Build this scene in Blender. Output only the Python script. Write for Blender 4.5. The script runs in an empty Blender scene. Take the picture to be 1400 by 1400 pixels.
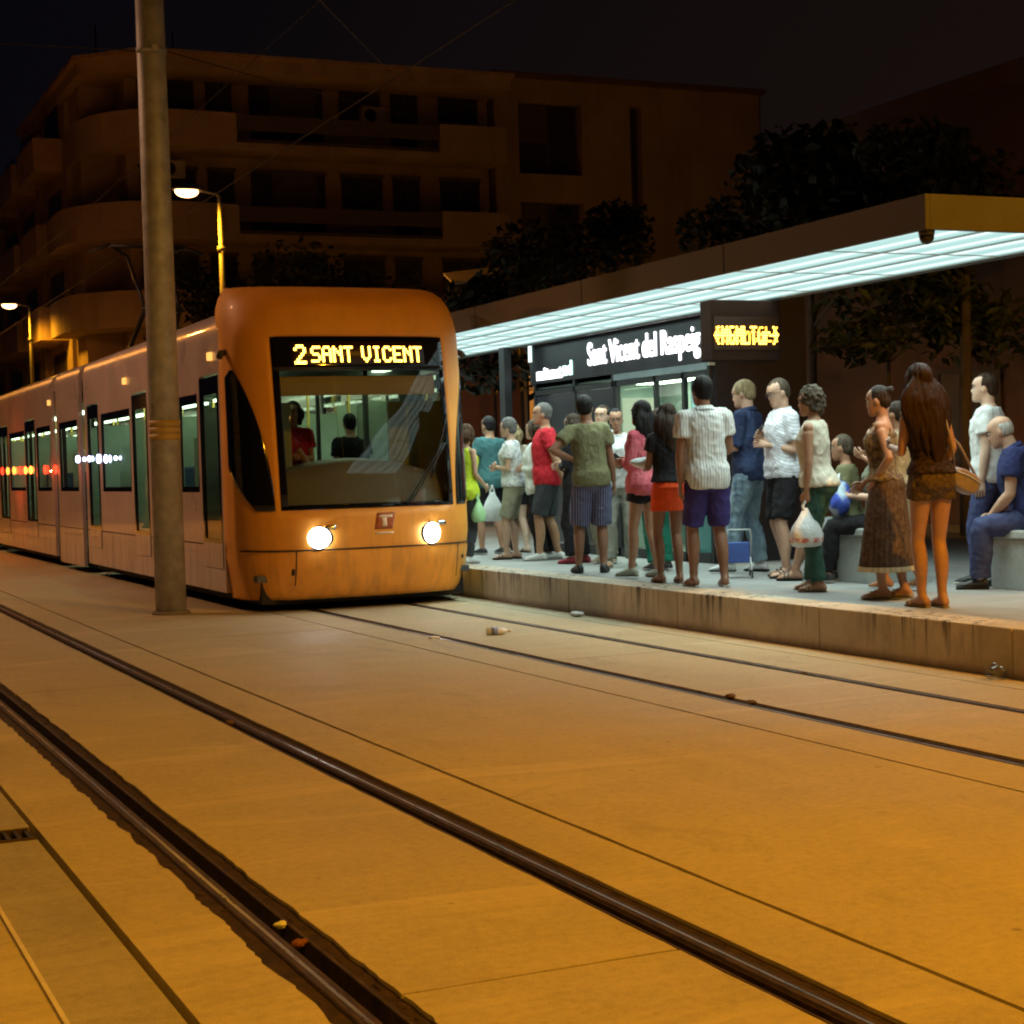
import bpy, bmesh, math, random
from mathutils import Vector, Matrix, Euler, noise as mnoise
random.seed(7)
SC = bpy.context.scene
COL = SC.collection
R = math.radians
V = Vector

# ------------------------------------------------------------------ object helpers
def tag(o, label=None, cat=None, group=None, kind=None):
    if label: o['label'] = label
    if cat: o['category'] = cat
    if group: o['group'] = group
    if kind: o['kind'] = kind
    return o

def thing(name, label, cat, loc=(0, 0, 0), rz=0.0, group=None):
    o = bpy.data.objects.new(name, None)
    o.empty_display_size = 0.2
    COL.objects.link(o)
    o.location = loc
    o.rotation_euler = (0, 0, rz)
    return tag(o, label, cat, group)

def link_mesh(name, me, mats, parent=None):
    o = bpy.data.objects.new(name, me)
    if not isinstance(mats, (list, tuple)): mats = [mats]
    for m in mats: me.materials.append(m)
    COL.objects.link(o)
    if parent is not None: o.parent = parent
    return o

def children(o):
    return [c for c in COL.objects if c.parent == o]

def copy_tree(o, parent=None):
    c = o.copy()
    COL.objects.link(c)
    if parent is not None: c.parent = parent
    for ch in children(o): copy_tree(ch, c)
    return c

class MB:
    """collects shapes, then becomes one mesh object"""
    def __init__(s): s.v = []; s.f = []; s.m = []; s.sm = []
    def add(s, vs, fs, mi=0, smooth=False):
        b = len(s.v)
        s.v += [tuple(p) for p in vs]
        for f in fs:
            s.f.append(tuple(i + b for i in f)); s.m.append(mi); s.sm.append(smooth)
        return s
    def box(s, x0, x1, y0, y1, z0, z1, mi=0, M=None):
        vs = [V((x, y, z)) for z in (z0, z1) for y in (y0, y1) for x in (x0, x1)]
        if M is not None: vs = [M @ p for p in vs]
        return s.add(vs, [(0, 2, 3, 1), (4, 5, 7, 6), (0, 1, 5, 4), (1, 3, 7, 5), (3, 2, 6, 7), (2, 0, 4, 6)], mi)
    def rings(s, rs, mi=0, cap=True, smooth=True, close=True):
        n = len(rs[0]); vs = [p for r in rs for p in r]; fs = []
        for i in range(len(rs) - 1):
            for j in range(n if close else n - 1):
                a = i * n + j; b = i * n + (j + 1) % n
                fs.append((a, b, b + n, a + n))
        s.add(vs, fs, mi, smooth)
        if cap:
            k = len(s.v) - len(vs)
            s.f.append(tuple(k + j for j in reversed(range(n)))); s.m.append(mi); s.sm.append(False)
            s.f.append(tuple(k + (len(rs) - 1) * n + j for j in range(n))); s.m.append(mi); s.sm.append(False)
        return s
    def tube(s, pts, rad, n=10, mi=0, cap=True, smooth=True, flat=1.0, hint=None):
        pts = [V(p) for p in pts]
        if not isinstance(rad, (list, tuple)): rad = [rad] * len(pts)
        rs = []; up = None
        for i, p in enumerate(pts):
            d = (pts[min(i + 1, len(pts) - 1)] - pts[max(i - 1, 0)]).normalized()
            if up is None:
                h = V(hint) if hint else (V((0, 0, 1)) if abs(d.z) < .9 else V((0, 1, 0)))
                up = (h - d * h.dot(d)).normalized()
            else:
                up = up - d * up.dot(d)
                up = up.normalized() if up.length > 1e-6 else V((1, 0, 0))
            sd = d.cross(up)
            r = rad[i]
            rs.append([p + sd * (math.cos(t) * r) + up * (math.sin(t) * r * flat) for t in [2 * math.pi * k / n for k in range(n)]])
        return s.rings(rs, mi, cap, smooth)
    def cyl(s, x, y, z0, z1, r, n=20, mi=0, r1=None):
        return s.tube([(x, y, z0), (x, y, z1)], [r, r if r1 is None else r1], n, mi)
    def ell(s, c, rx, ry, rz, n=14, m=9, mi=0, M=None):
        rs = []
        for i in range(1, m):
            t = math.pi * i / m
            rs.append([V((rx * math.sin(t) * math.cos(u), ry * math.sin(t) * math.sin(u), -rz * math.cos(t))) for u in [2 * math.pi * k / n for k in range(n)]])
        vs = [p for r in rs for p in r] + [V((0, 0, -rz)), V((0, 0, rz))]
        b = len(rs) * n; fs = []
        for i in range(len(rs) - 1):
            for j in range(n):
                a = i * n + j; q = i * n + (j + 1) % n
                fs.append((a, q, q + n, a + n))
        for j in range(n):
            fs.append((b, (j + 1) % n, j)); fs.append((b + 1, (len(rs) - 1) * n + j, (len(rs) - 1) * n + (j + 1) % n))
        vs = [(M @ p if M is not None else p) + V(c) for p in vs]
        return s.add(vs, fs, mi, True)
    def prism(s, poly, axis, a0, a1, mi=0):
        """poly: 2D outline; axis 'x','y','z' = extrusion direction"""
        def mk(p, a):
            if axis == 'x': return (a, p[0], p[1])
            if axis == 'y': return (p[0], a, p[1])
            return (p[0], p[1], a)
        n = len(poly)
        vs = [mk(p, a0) for p in poly] + [mk(p, a1) for p in poly]
        fs = [tuple(range(n)), tuple(reversed(range(n, 2 * n)))] + [(i, i + n, (i + 1) % n + n, (i + 1) % n) for i in range(n)]
        return s.add(vs, fs, mi)
    def mesh(s, name, fix=True):
        me = bpy.data.meshes.new(name)
        me.from_pydata(s.v, [], s.f)
        me.polygons.foreach_set('material_index', s.m)
        me.polygons.foreach_set('use_smooth', s.sm)
        if fix:
            bm = bmesh.new(); bm.from_mesh(me)
            bmesh.ops.recalc_face_normals(bm, faces=bm.faces)
            bm.to_mesh(me); bm.free()
        me.update()
        return me
    def build(s, name, mats, parent=None, bevel=0.0, seg=2):
        o = link_mesh(name, s.mesh(name), mats, parent)
        if bevel:
            b = o.modifiers.new('Bevel', 'BEVEL'); b.width = bevel; b.segments = seg
            b.limit_method = 'ANGLE'; b.angle_limit = R(40)
        return o

TS = bpy.data.scenes.new('workbench')     # an empty side scene: modifiers are evaluated there, away from the crowd
def evaluated_mesh(o):
    with bpy.context.temp_override(scene=TS, view_layer=TS.view_layers[0]):
        dg = bpy.context.evaluated_depsgraph_get(); dg.update()
        return bpy.data.meshes.new_from_object(o.evaluated_get(dg))

def remesh(mb, name, voxel=.011, smooth=3):
    me = mb.mesh(name + '_src')
    o = bpy.data.objects.new('remesh_source', me); TS.collection.objects.link(o)
    m = o.modifiers.new('r', 'REMESH'); m.mode = 'VOXEL'; m.voxel_size = voxel; m.use_smooth_shade = True
    if smooth:
        q = o.modifiers.new('s', 'SMOOTH'); q.factor = .5; q.iterations = smooth
    r = evaluated_mesh(o)
    r.name = name
    bpy.data.objects.remove(o); bpy.data.meshes.remove(me)
    return r

def text_obj(name, body, size, M, mat, parent=None, extrude=.004, xscale=1.0, bold=0.0, align='LEFT'):
    cu = bpy.data.curves.new(name, 'FONT')
    cu.body = body; cu.size = size; cu.extrude = extrude; cu.offset = bold; cu.align_x = align
    t = bpy.data.objects.new('text_source', cu); TS.collection.objects.link(t)
    me = evaluated_mesh(t)
    bpy.data.objects.remove(t); bpy.data.curves.remove(cu)
    me.name = name
    me.transform(M @ Matrix.Diagonal((xscale, 1, 1, 1)))
    me.materials.clear()
    return link_mesh(name, me, mat, parent)

# ------------------------------------------------------------------ materials
def nm(name):
    m = bpy.data.materials.new(name); m.use_nodes = True
    nt = m.node_tree; nt.nodes.clear()
    out = nt.nodes.new('ShaderNodeOutputMaterial')
    return m, nt, out
def N(nt, t, **kw):
    n = nt.nodes.new(t)
    for k, v in kw.items(): setattr(n, k, v)
    return n
def rgba(c): return (c[0], c[1], c[2], 1)
def ramp(nt, fac, stops, interp='LINEAR'):
    r = N(nt, 'ShaderNodeValToRGB'); r.color_ramp.interpolation = interp
    el = r.color_ramp.elements
    while len(el) < len(stops): el.new(.5)
    for e, (p, c) in zip(el, stops):
        e.position = p; e.color = rgba(c)
    nt.links.new(fac, r.inputs[0])
    return r.outputs[0]
def mixc(nt, fac, a, b, mode='MIX'):
    m = N(nt, 'ShaderNodeMix', data_type='RGBA', blend_type=mode)
    for sock, v in ((m.inputs[0], fac), (m.inputs[6], a), (m.inputs[7], b)):
        if isinstance(v, (int, float)): sock.default_value = v
        elif isinstance(v, (tuple, list)): sock.default_value = rgba(v)
        else: nt.links.new(v, sock)
    return m.outputs[2]
def math_(nt, op, a, b=None, clamp=False):
    m = N(nt, 'ShaderNodeMath', operation=op, use_clamp=clamp)
    for s, v in ((m.inputs[0], a), (m.inputs[1], b)):
        if v is None: continue
        if isinstance(v, (int, float)): s.default_value = v
        else: nt.links.new(v, s)
    return m.outputs[0]
def coord(nt, scale=(1, 1, 1), rot=(0, 0, 0), kind='Object'):
    tc = N(nt, 'ShaderNodeTexCoord'); mp = N(nt, 'ShaderNodeMapping')
    mp.inputs['Scale'].default_value = scale; mp.inputs['Rotation'].default_value = rot
    nt.links.new(tc.outputs[kind], mp.inputs[0])
    return mp.outputs[0]
def tnoise(nt, vec, scale, detail=5, rough=.6, dist=0):
    n = N(nt, 'ShaderNodeTexNoise'); n.inputs['Scale'].default_value = scale
    n.inputs['Detail'].default_value = detail; n.inputs['Roughness'].default_value = rough; n.inputs['Distortion'].default_value = dist
    nt.links.new(vec, n.inputs['Vector'])
    return n.outputs[0]
def wave(nt, vec, scale, axis='X', dist=0, detail=2):
    w = N(nt, 'ShaderNodeTexWave', bands_direction=axis)
    w.inputs['Scale'].default_value = scale; w.inputs['Distortion'].default_value = dist; w.inputs['Detail'].default_value = detail
    nt.links.new(vec, w.inputs['Vector'])
    return w.outputs[1]
def principled(nt, out, col, rough=.6, metal=0, spec=.5, bump=None, bstr=.3, bdist=.01, coat=0, sub=0):
    p = N(nt, 'ShaderNodeBsdfPrincipled')
    if isinstance(col, (tuple, list)): p.inputs['Base Color'].default_value = rgba(col)
    else: nt.links.new(col, p.inputs['Base Color'])
    if isinstance(rough, (int, float)): p.inputs['Roughness'].default_value = rough
    else: nt.links.new(rough, p.inputs['Roughness'])
    p.inputs['Metallic'].default_value = metal
    p.inputs['Specular IOR Level'].default_value = spec
    p.inputs['Coat Weight'].default_value = coat
    if bump is not None:
        b = N(nt, 'ShaderNodeBump'); b.inputs['Strength'].default_value = bstr; b.inputs['Distance'].default_value = bdist
        nt.links.new(bump, b.inputs['Height']); nt.links.new(b.outputs[0], p.inputs['Normal'])
    nt.links.new(p.outputs[0], out.inputs[0])
    return p
def mat(name, c, rough=.6, metal=0, var=.18, scale=3.0, bump=.15, bscale=40, spec=.5, coat=0, stretch=(1, 1, 1)):
    m, nt, out = nm(name)
    vec = coord(nt, stretch)
    n1 = tnoise(nt, vec, scale)
    col = ramp(nt, n1, [(.3, [x * (1 - var) for x in c]), (.7, [min(1, x * (1 + var)) for x in c])])
    n2 = tnoise(nt, vec, bscale, 3)
    rr = math_(nt, 'ADD', math_(nt, 'MULTIPLY', math_(nt, 'SUBTRACT', n1, .5), .25), rough, True)
    principled(nt, out, col, rr, metal, spec, n2, bump, .004, coat)
    return m
def cloth(name, c, c2=None, pattern=None, scale=60, rough=.85, var=.14):
    m, nt, out = nm(name)
    vec = coord(nt)
    n1 = tnoise(nt, vec, 9, 4)
    base = ramp(nt, n1, [(.3, [x * (1 - var) for x in c]), (.7, [min(1, x * (1 + var)) for x in c])])
    if pattern == 'check':
        a = ramp(nt, wave(nt, vec, scale, 'X'), [(.55, (0, 0, 0)), (.7, (1, 1, 1))])
        b = ramp(nt, wave(nt, vec, scale, 'Z'), [(.55, (0, 0, 0)), (.7, (1, 1, 1))])
        d = ramp(nt, wave(nt, vec, scale, 'Y'), [(.65, (0, 0, 0)), (.8, (1, 1, 1))])
        f = mixc(nt, .5, a, b); f = mixc(nt, .3, f, d)
        base = mixc(nt, f, base, c2)
    elif pattern == 'vstripe':
        f = ramp(nt, wave(nt, vec, scale, 'X'), [(.6, (0, 0, 0)), (.75, (1, 1, 1))])
        base = mixc(nt, f, base, c2)
    elif pattern == 'dstripe':
        v2 = coord(nt, (1, 1, 1), (0, .6, .4))
        f = ramp(nt, wave(nt, v2, scale, 'Z'), [(.6, (0, 0, 0)), (.75, (1, 1, 1))])
        base = mixc(nt, f, base, c2)
    elif pattern == 'spots':
        vo = N(nt, 'ShaderNodeTexVoronoi'); vo.inputs['Scale'].default_value = scale; nt.links.new(vec, vo.inputs['Vector'])
        f = ramp(nt, vo.outputs[0], [(.3, (1, 1, 1)), (.42, (0, 0, 0))])
        base = mixc(nt, f, base, c2)
    elif pattern == 'mottle':
        f = ramp(nt, tnoise(nt, vec, scale, 3, .5), [(.45, (0, 0, 0)), (.6, (1, 1, 1))])
        base = mixc(nt, f, base, c2)
    elif pattern == 'fade':   # washed denim: patches along thighs, dark seams
        f = ramp(nt, tnoise(nt, coord(nt, (1, 1, .35)), 11, 6, .65), [(.35, (0, 0, 0)), (.65, (1, 1, 1))])
        base = mixc(nt, f, base, c2)
    wv = tnoise(nt, vec, 320, 2)
    fold = tnoise(nt, coord(nt, (1, 1, .5)), 22, 4, .55, .6)
    bp = math_(nt, 'ADD', math_(nt, 'MULTIPLY', fold, 1.0), math_(nt, 'MULTIPLY', wv, .15))
    principled(nt, out, base, rough, 0, .2, bp, .9, .014)
    return m
def emit(name, c, s):
    m, nt, out = nm(name)
    e = N(nt, 'ShaderNodeEmission'); e.inputs[0].default_value = rgba(c); e.inputs[1].default_value = s
    nt.links.new(e.outputs[0], out.inputs[0])
    return m
def glass(name, tint=(.75, .85, .8), refl=.35, rough=.02, cap=.34):
    """thin window pane: mostly see-through, mirror-like at grazing angles"""
    m, nt, out = nm(name)
    t = N(nt, 'ShaderNodeBsdfTransparent'); t.inputs[0].default_value = rgba(tint)
    g = N(nt, 'ShaderNodeBsdfGlossy'); g.inputs['Roughness'].default_value = rough
    lw = N(nt, 'ShaderNodeLayerWeight'); lw.inputs[0].default_value = refl
    wob = N(nt, 'ShaderNodeBump'); wob.inputs['Strength'].default_value = .05; wob.inputs['Distance'].default_value = .02
    nt.links.new(tnoise(nt, coord(nt), 1.6, 1), wob.inputs['Height']); nt.links.new(wob.outputs[0], g.inputs['Normal'])
    mx = N(nt, 'ShaderNodeMixShader')
    nt.links.new(math_(nt, 'MINIMUM', math_(nt, 'MAXIMUM', lw.outputs[0], .05), cap), mx.inputs[0]); nt.links.new(t.outputs[0], mx.inputs[1]); nt.links.new(g.outputs[0], mx.inputs[2])
    nt.links.new(mx.outputs[0], out.inputs[0])
    return m

# ------------------------------------------------------------------ render, camera, sky
SC.render.engine = 'CYCLES'
SC.cycles.use_denoising = True; SC.cycles.pixel_filter_type = 'BLACKMAN_HARRIS'; SC.cycles.filter_width = 2.1
SC.cycles.max_bounces = 6; SC.cycles.diffuse_bounces = 3; SC.cycles.glossy_bounces = 3; SC.cycles.transparent_max_bounces = 12
SC.cycles.caustics_reflective = False; SC.cycles.caustics_refractive = False
SC.cycles.sample_clamp_indirect = 6
SC.view_settings.view_transform = 'Standard'; SC.view_settings.look = 'None'
SC.view_settings.exposure = 0.0; SC.view_settings.gamma = 1.0

cam = bpy.data.cameras.new('camera'); co = bpy.data.objects.new('camera', cam); COL.objects.link(co)
SC.camera = co
FPX, ROLL, EYE, YAW = 2330.0, .03, 1.35, R(24.0166)
PITCH = math.atan(63.2 * math.cos(ROLL) / FPX)
cam.sensor_fit = 'HORIZONTAL'; cam.sensor_width = 36.0; cam.lens = 36.0 * FPX / 1400.0
cam.clip_start = .05; cam.clip_end = 2000
_f = V((0, math.cos(PITCH), -math.sin(PITCH))); _r0 = V((1, 0, 0)); _u0 = V((0, math.sin(PITCH), math.cos(PITCH)))
_r = math.cos(ROLL) * _r0 - math.sin(ROLL) * _u0; _u = math.sin(ROLL) * _r0 + math.cos(ROLL) * _u0
_m = Matrix((_r, _u, -_f)).transposed()
_m = Matrix.Rotation(-YAW, 3, 'Z') @ _m
co.matrix_world = Matrix.Translation((0, 0, EYE)) @ _m.to_4x4()

W = bpy.data.worlds.new('World'); SC.world = W; W.use_nodes = True
nt = W.node_tree; nt.nodes.clear()
wo = N(nt, 'ShaderNodeOutputWorld'); bg = N(nt, 'ShaderNodeBackground'); sk = N(nt, 'ShaderNodeTexSky', sky_type='NISHITA')
sk.sun_disc = False; sk.sun_elevation = R(-8); sk.sun_rotation = R(200)
# night: the faint blue rest of the sky plus the town's own warm glow low over the roofs on the right
tcw = N(nt, 'ShaderNodeTexCoord'); dot = N(nt, 'ShaderNodeVectorMath', operation='DOT_PRODUCT')
nt.links.new(tcw.outputs['Generated'], dot.inputs[0]); dot.inputs[1].default_value = (.86, .42, -.25)
glow = ramp(nt, dot.outputs['Value'], [(.25, (.0008, .0013, .0040)), (.55, (.0030, .0022, .0030)), (.85, (.0085, .0048, .0040))])
add = mixc(nt, 1.0, glow, sk.outputs[0], 'ADD')
nt.links.new(add, bg.inputs[0]); bg.inputs[1].default_value = 1.0
skm = sk.outputs[0]
for l in list(nt.links):
    if l.from_node == sk: 
        ts = l.to_socket; nt.links.remove(l)
        sc_ = mixc(nt, 1.0, sk.outputs[0], (.06, .06, .06), 'MULTIPLY'); nt.links.new(sc_, ts)
        break
nt.links.new(bg.outputs[0], wo.inputs[0])

# ------------------------------------------------------------------ shared materials
SODIUM = (1.0, .425, .016)
def concrete(name, c, stain=.35):
    m, nt, out = nm(name)
    vec = coord(nt)
    a = tnoise(nt, vec, .45, 7, .62, .4); b = tnoise(nt, vec, 3.2, 6, .65); g = tnoise(nt, vec, 190, 2)
    streak = tnoise(nt, coord(nt, (1.0, .22, 1)), 1.6, 5, .6, .3)
    col = ramp(nt, a, [(.30, [x * (1 - stain * 1.25) for x in c]), (.5, c), (.70, [min(1, x * 1.22) for x in c])])
    col = mixc(nt, .55, col, ramp(nt, b, [(.3, [x * .62 for x in c]), (.7, [min(1, x * 1.2) for x in c])]))
    grit = tnoise(nt, vec, 26, 5, .75)
    col = mixc(nt, .5, col, ramp(nt, grit, [(.32, [x * .55 for x in c]), (.5, c), (.68, [min(1, x * 1.32) for x in c])]))
    col = mixc(nt, ramp(nt, streak, [(.55, (0, 0, 0)), (.75, (.45, .45, .45))]), col, [x * .62 for x in c])
    vo = N(nt, 'ShaderNodeTexVoronoi'); vo.inputs['Scale'].default_value = 2.6; vo.inputs['Randomness'].default_value = 1
    nt.links.new(vec, vo.inputs['Vector'])
    spot = ramp(nt, vo.outputs[0], [(.028, (1, 1, 1)), (.05, (0, 0, 0))])
    col = mixc(nt, spot, col, [x * .4 for x in c])
    # hairline cracks and old oil marks
    vc = N(nt, 'ShaderNodeTexVoronoi', feature='DISTANCE_TO_EDGE'); vc.inputs['Scale'].default_value = .45
    wp = N(nt, 'ShaderNodeMix', data_type='VECTOR'); wp.inputs[0].default_value = .12; nt.links.new(vec, wp.inputs[4])
    nz = N(nt, 'ShaderNodeTexNoise'); nz.inputs['Scale'].default_value = 2.5; nz.inputs['Detail'].default_value = 6; nt.links.new(vec, nz.inputs['Vector']); nt.links.new(nz.outputs[1], wp.inputs[5])
    nt.links.new(wp.outputs[1], vc.inputs['Vector'])
    crack = math_(nt, 'MULTIPLY', ramp(nt, vc.outputs[0], [(.0015, (1, 1, 1)), (.0045, (0, 0, 0))]), ramp(nt, tnoise(nt, vec, .5, 2), [(.5, (0, 0, 0)), (.62, (.32, .32, .32))]))
    col = mixc(nt, crack, col, [x * .35 for x in c])
    oil = tnoise(nt, coord(nt, (1.4, .5, 1)), 1.1, 7, .7, 1.2)
    col = mixc(nt, ramp(nt, oil, [(.56, (0, 0, 0)), (.72, (.55, .55, .55))]), col, [x * .45 for x in c])
    col = mixc(nt, .35, col, ramp(nt, g, [(.3, [x * .6 for x in c]), (.7, [min(1, x * 1.3) for x in c])]))
    rough = ramp(nt, a, [(.3, (.58, .58, .58)), (.7, (.8, .8, .8))])
    worn = tnoise(nt, coord(nt, (.25, 1.3, 1)), 1.3, 6, .7, .8)
    col = mixc(nt, ramp(nt, worn, [(.54, (0, 0, 0)), (.70, (.55, .55, .55))]), col, [min(1, x * 1.45) for x in c])
    principled(nt, out, col, rough, 0, .28, math_(nt, 'ADD', math_(nt, 'MULTIPLY', b, .6), g), .35, .006)
    return m
M = {}
M['slab'] = concrete('concrete_slab', (.44, .375, .235))
M['asphalt'] = mat('dark_asphalt', (.05, .048, .045), .9, var=.4, scale=6, bump=.6, bscale=120)
M['filler'] = mat('bitumen_filler', (.032, .018, .010), .85, var=.6, scale=14, bump=1.0, bscale=70, spec=.25)
M['rail'] = mat('rail_steel', (.050, .031, .021), .7, .1, var=.7, scale=26, bump=.7, bscale=90, stretch=(3, .6, 3), spec=.3)
M['rail_shine'] = mat('rail_polished', (.42, .38, .34), .3, .9, var=.35, scale=16, bump=.2, stretch=(4, .3, 4))
M['railside'] = mat('rusty_rail', (.06, .035, .022), .8, .2, var=.4, scale=20, bump=.5)
M['steel'] = mat('galvanised_steel', (.44, .45, .46), .55, .25, var=.3, scale=7, bump=.12, bscale=60)
M['black_metal'] = mat('black_metal', (.018, .018, .019), .45, .3, var=.3)
M['dark_plastic'] = mat('dark_plastic', (.03, .03, .032), .5, var=.2)
M['white_paint'] = mat('white_paint', (.62, .60, .57), .35, var=.08, scale=2, bump=.05)
M['glass'] = glass('window_glass', (.80, .88, .84), .22)
M['screen_glass'] = glass('windscreen_glass', (.58, .62, .56), .24, cap=.4)
# ================================================================== GROUND AND TRACKS
Y0, Y1 = -12.0, 130.0
g = MB(); g.box(-140, 170, -60, 260, -.5, -.075); tag(g.build('ground', M['asphalt']), kind='structure')
def jag(x, y0, y1, step, amp, seed):
    random.seed(seed); out = []; y = y0; v = 0
    while y < y1:
        v = v * .62 + random.uniform(-1, 1) * amp * (.55 if y < 30 else 0)
        out.append((x + v, y)); y += step * random.uniform(.3, 1.2) * (.55 if amp > .008 and y < 12 else 1)
    out.append((x, y1)); return out
def strip(mb, left, right, z0, z1):
    poly = left + right[::-1]
    mb.prism(poly, 'z', z0, z1)
slab = MB()
def slab_strip(xa, xb, ja=0.0, jb=0.0, ys=None, seed=1, z=0.0):
    """one cast strip of concrete, cut across by joints; ja/jb: raggedness of its two long edges"""
    ys = ys or [Y0, Y1]
    for i in range(len(ys) - 1):
        a, b = ys[i] + .006, ys[i + 1] - .006
        L = jag(xa, a, b, .12, ja, seed + i) if ja else [(xa, a), (xa, b)]
        Rr = jag(xb, a, b, .12, jb, seed + 50 + i) if jb else [(xb, a), (xb, b)]
        strip(slab, L, Rr, -.12, z)
G = .5
rails_x = {'B': 1.372, 'A': 2.372, 'C': 4.972, 'D': 5.962}
gap = .018
slab_strip(.945 + gap / 2 + .006, 1.372 - .125, 0, .015, [Y0, 2.4, Y1], 11)
slab_strip(1.372 + .108, 2.372 - .082, .009, .005, [Y0, 4.1, 11.12, 18.1, 26, Y1], 12)
slab_strip(2.372 + .085, 2.755 - gap / 2, .004, .004, [Y0, Y1], 13)
slab_strip(2.755 + gap / 2 + .004, 4.545 - gap / 2, .005, .002, [Y0, -1.5, 13.9, Y1], 14)
slab_strip(4.545 + gap / 2, 4.972 - .06, 0, .003, [Y0, Y1], 15)
slab_strip(4.972 + .055, 5.962 - .05, .003, .002, [Y0, 2.6, 10.6, 20, Y1], 16)
slab_strip(5.962 + .05, 6.50, .002, 0, [Y0, Y1], 17)
slab_strip(6.512, 6.79, 0, 0, [Y0, Y1], 18)
slab_strip(-40, .655, 0, 0, [Y0, Y1], 19, -.004)
so = slab.build('track_slab', M['slab']); tag(so, kind='structure')
lowm = concrete('worn_concrete', (.33, .30, .26), .3)
b = MB(); b.box(.672, .939, Y0, 6.62, -.12, -.012); b.box(.672, .939, 6.83, Y1, -.12, -.001)
tag(b.build('gutter_strip', lowm), kind='structure')
b = MB(); b.box(.657, .670, Y0, Y1, -.1, .003)
tag(b.build('edging_strip', mat('edging_metal', (.75, .68, .55), .4, .2, var=.2), None), 'thin bright metal edging strip set in the concrete at the bottom left corner', 'edging')
# drain grate
t = thing('drain_grate', 'small dark drain grate set across the gutter at the left edge of the tracks', 'drain grate', (.80, 6.725, -.02))
b = MB()
for i in range(7): b.box(-.128 + i * .04, -.112 + i * .04, -.09, .09, -.02, .012)
b.build('grate_bars', M['black_metal'], t)
for sy in (-1, 1):
    b = MB(); b.box(-.134, .134, min(sy * .1, sy * .09), max(sy * .1, sy * .09), -.05, .016); b.build('grate_frame', M['railside'], t)

def rail(name, x, label, width, filler_w, shine, shw=.004, gro=.060):
    t = thing(name, label, 'rail', (x, 0, 0), 0, 'grooved tram rails')
    hx0 = -abs(shine); g0, g1 = sorted((hx0 + .031, hx0 + gro)); g0, g1 = sorted((g0 * (1 if x in (rails_x['B'], rails_x['C']) else -1), g1 * (1 if x in (rails_x['B'], rails_x['C']) else -1)))
    b = MB(); b.box(-filler_w, g0, Y0, Y1, -.11, -.012); b.box(g1, filler_w, Y0, Y1, -.11, -.012)
    # crumbly lumps of the filler beside the rail head
    random.seed(int(x * 100))
    y = 2.0
    while y < 30:
        w = random.uniform(.008, .03); l = random.uniform(.03, .15); sx = random.choice((-1, 1))
        px = sx * random.uniform(width + .01, max(width + .012, filler_w - w))
        if g0 - .01 < px < g1 + .01: px = g1 + .02 if px > 0 else g0 - .02
        b.ell((px, y, -.018), w * .7, l * .5, random.uniform(.005, .013), 7, 5)
        y += random.uniform(.015, .07) * (1 if filler_w > .1 else 2.6)
    b.build('filler', M['filler'], t)
    hx = shine; fl = 1 if x in (rails_x['B'], rails_x['C']) else -1
    hx = abs(hx) * -1
    prof = [(hx - .030, -.09), (hx - .030, -.008), (hx - .026, -.003), (hx + .022, -.003), (hx + .028, -.012), (hx + .030, -.065), (hx + gro, -.067), (hx + gro + .002, -.010), (hx + gro + .012, -.009), (hx + gro + .014, -.09)]
    b = MB(); b.prism([(fl * p[0], p[1]) for p in prof], 'y', Y0, Y1)
    b.build('rail_head', M['rail'], t)
    b = MB(); b.box(fl * (hx - .003) - shw, fl * (hx - .003) + shw, Y0, Y1, -.01, -.0022); b.build('running_band', M['rail_shine'], t)
    return t
rail('tram_rail', rails_x['B'], 'nearest grooved rail at bottom left with the widest crumbling dark filler', .04, .16, -.035, .006, .085)
rail('tram_rail', rails_x['A'], 'grooved rail crossing the middle of the picture with a smooth rubbery filler', .04, .092, -.01)
rail('tram_rail', rails_x['C'], 'left rail of the track the orange tram stands on', .03, .062, -.022)
rail('tram_rail', rails_x['D'], 'right rail of the tram track, closest to the platform', .03, .052, -.022)
# thick crust of broken filler along the near rail
random.seed(31)

# litter on the track
clearp = glass('clear_plastic', (.85, .88, .9), .45, .12)
def bottle(loc, rz, label, sc=1.0):
    t = thing('plastic_bottle', label, 'bottle', loc, rz, 'litter on the tracks')
    b = MB(); b.tube([V(p) * sc for p in [(-.09, 0, .03), (-.085, 0, .03), (.03, 0, .03), (.06, 0, .03), (.075, 0, .03), (.09, 0, .03)]], [q * sc for q in (.02, .03, .03, .024, .012, .012)], 12)
    b.build('bottle_body', mat('milky_plastic', (.6, .62, .64), .2, var=.1), t)
    b = MB(); b.tube([V(p) * sc for p in [(.088, 0, .03), (.108, 0, .03)]], .015 * sc, 12); b.build('cap', M['white_paint'], t)
    b = MB(); b.tube([V(p) * sc for p in [(-.05, 0, .03), (.0, 0, .03)]], .0312 * sc, 12); b.build('bottle_label', mat('bottle_band', (.15, .2, .4), .5), t)
bottle((5.41, 12.5, 0), -.3, 'small clear plastic bottle lying between the rails in front of the tram')
def crumple(name, loc, r, label, cat, m, flat=.6, seed=1):
    b = MB(); b.ell((0, 0, 0), r, r * .8, r * flat, 16, 10)
    vs = []
    for p in b.v:
        q = V(p); k = 1 + .45 * mnoise.noise(q * (1.2 / r) + V((seed * 3.1, 0, 0))) + .25 * mnoise.noise(q * (3 / r) + V((0, seed, 0)))
        vs.append(q * k)
    b.v = [tuple(v) for v in vs]; b.sm = [False] * len(b.sm)
    mz = min(v[2] for v in b.v); b.v = [(v[0], v[1], v[2] - mz) for v in b.v]
    o = b.build(name, m); o.location = loc
    tag(o, label, cat, 'litter on the tracks')
paper = mat('crumpled_paper', (.62, .62, .6), .7, var=.12)
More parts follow.
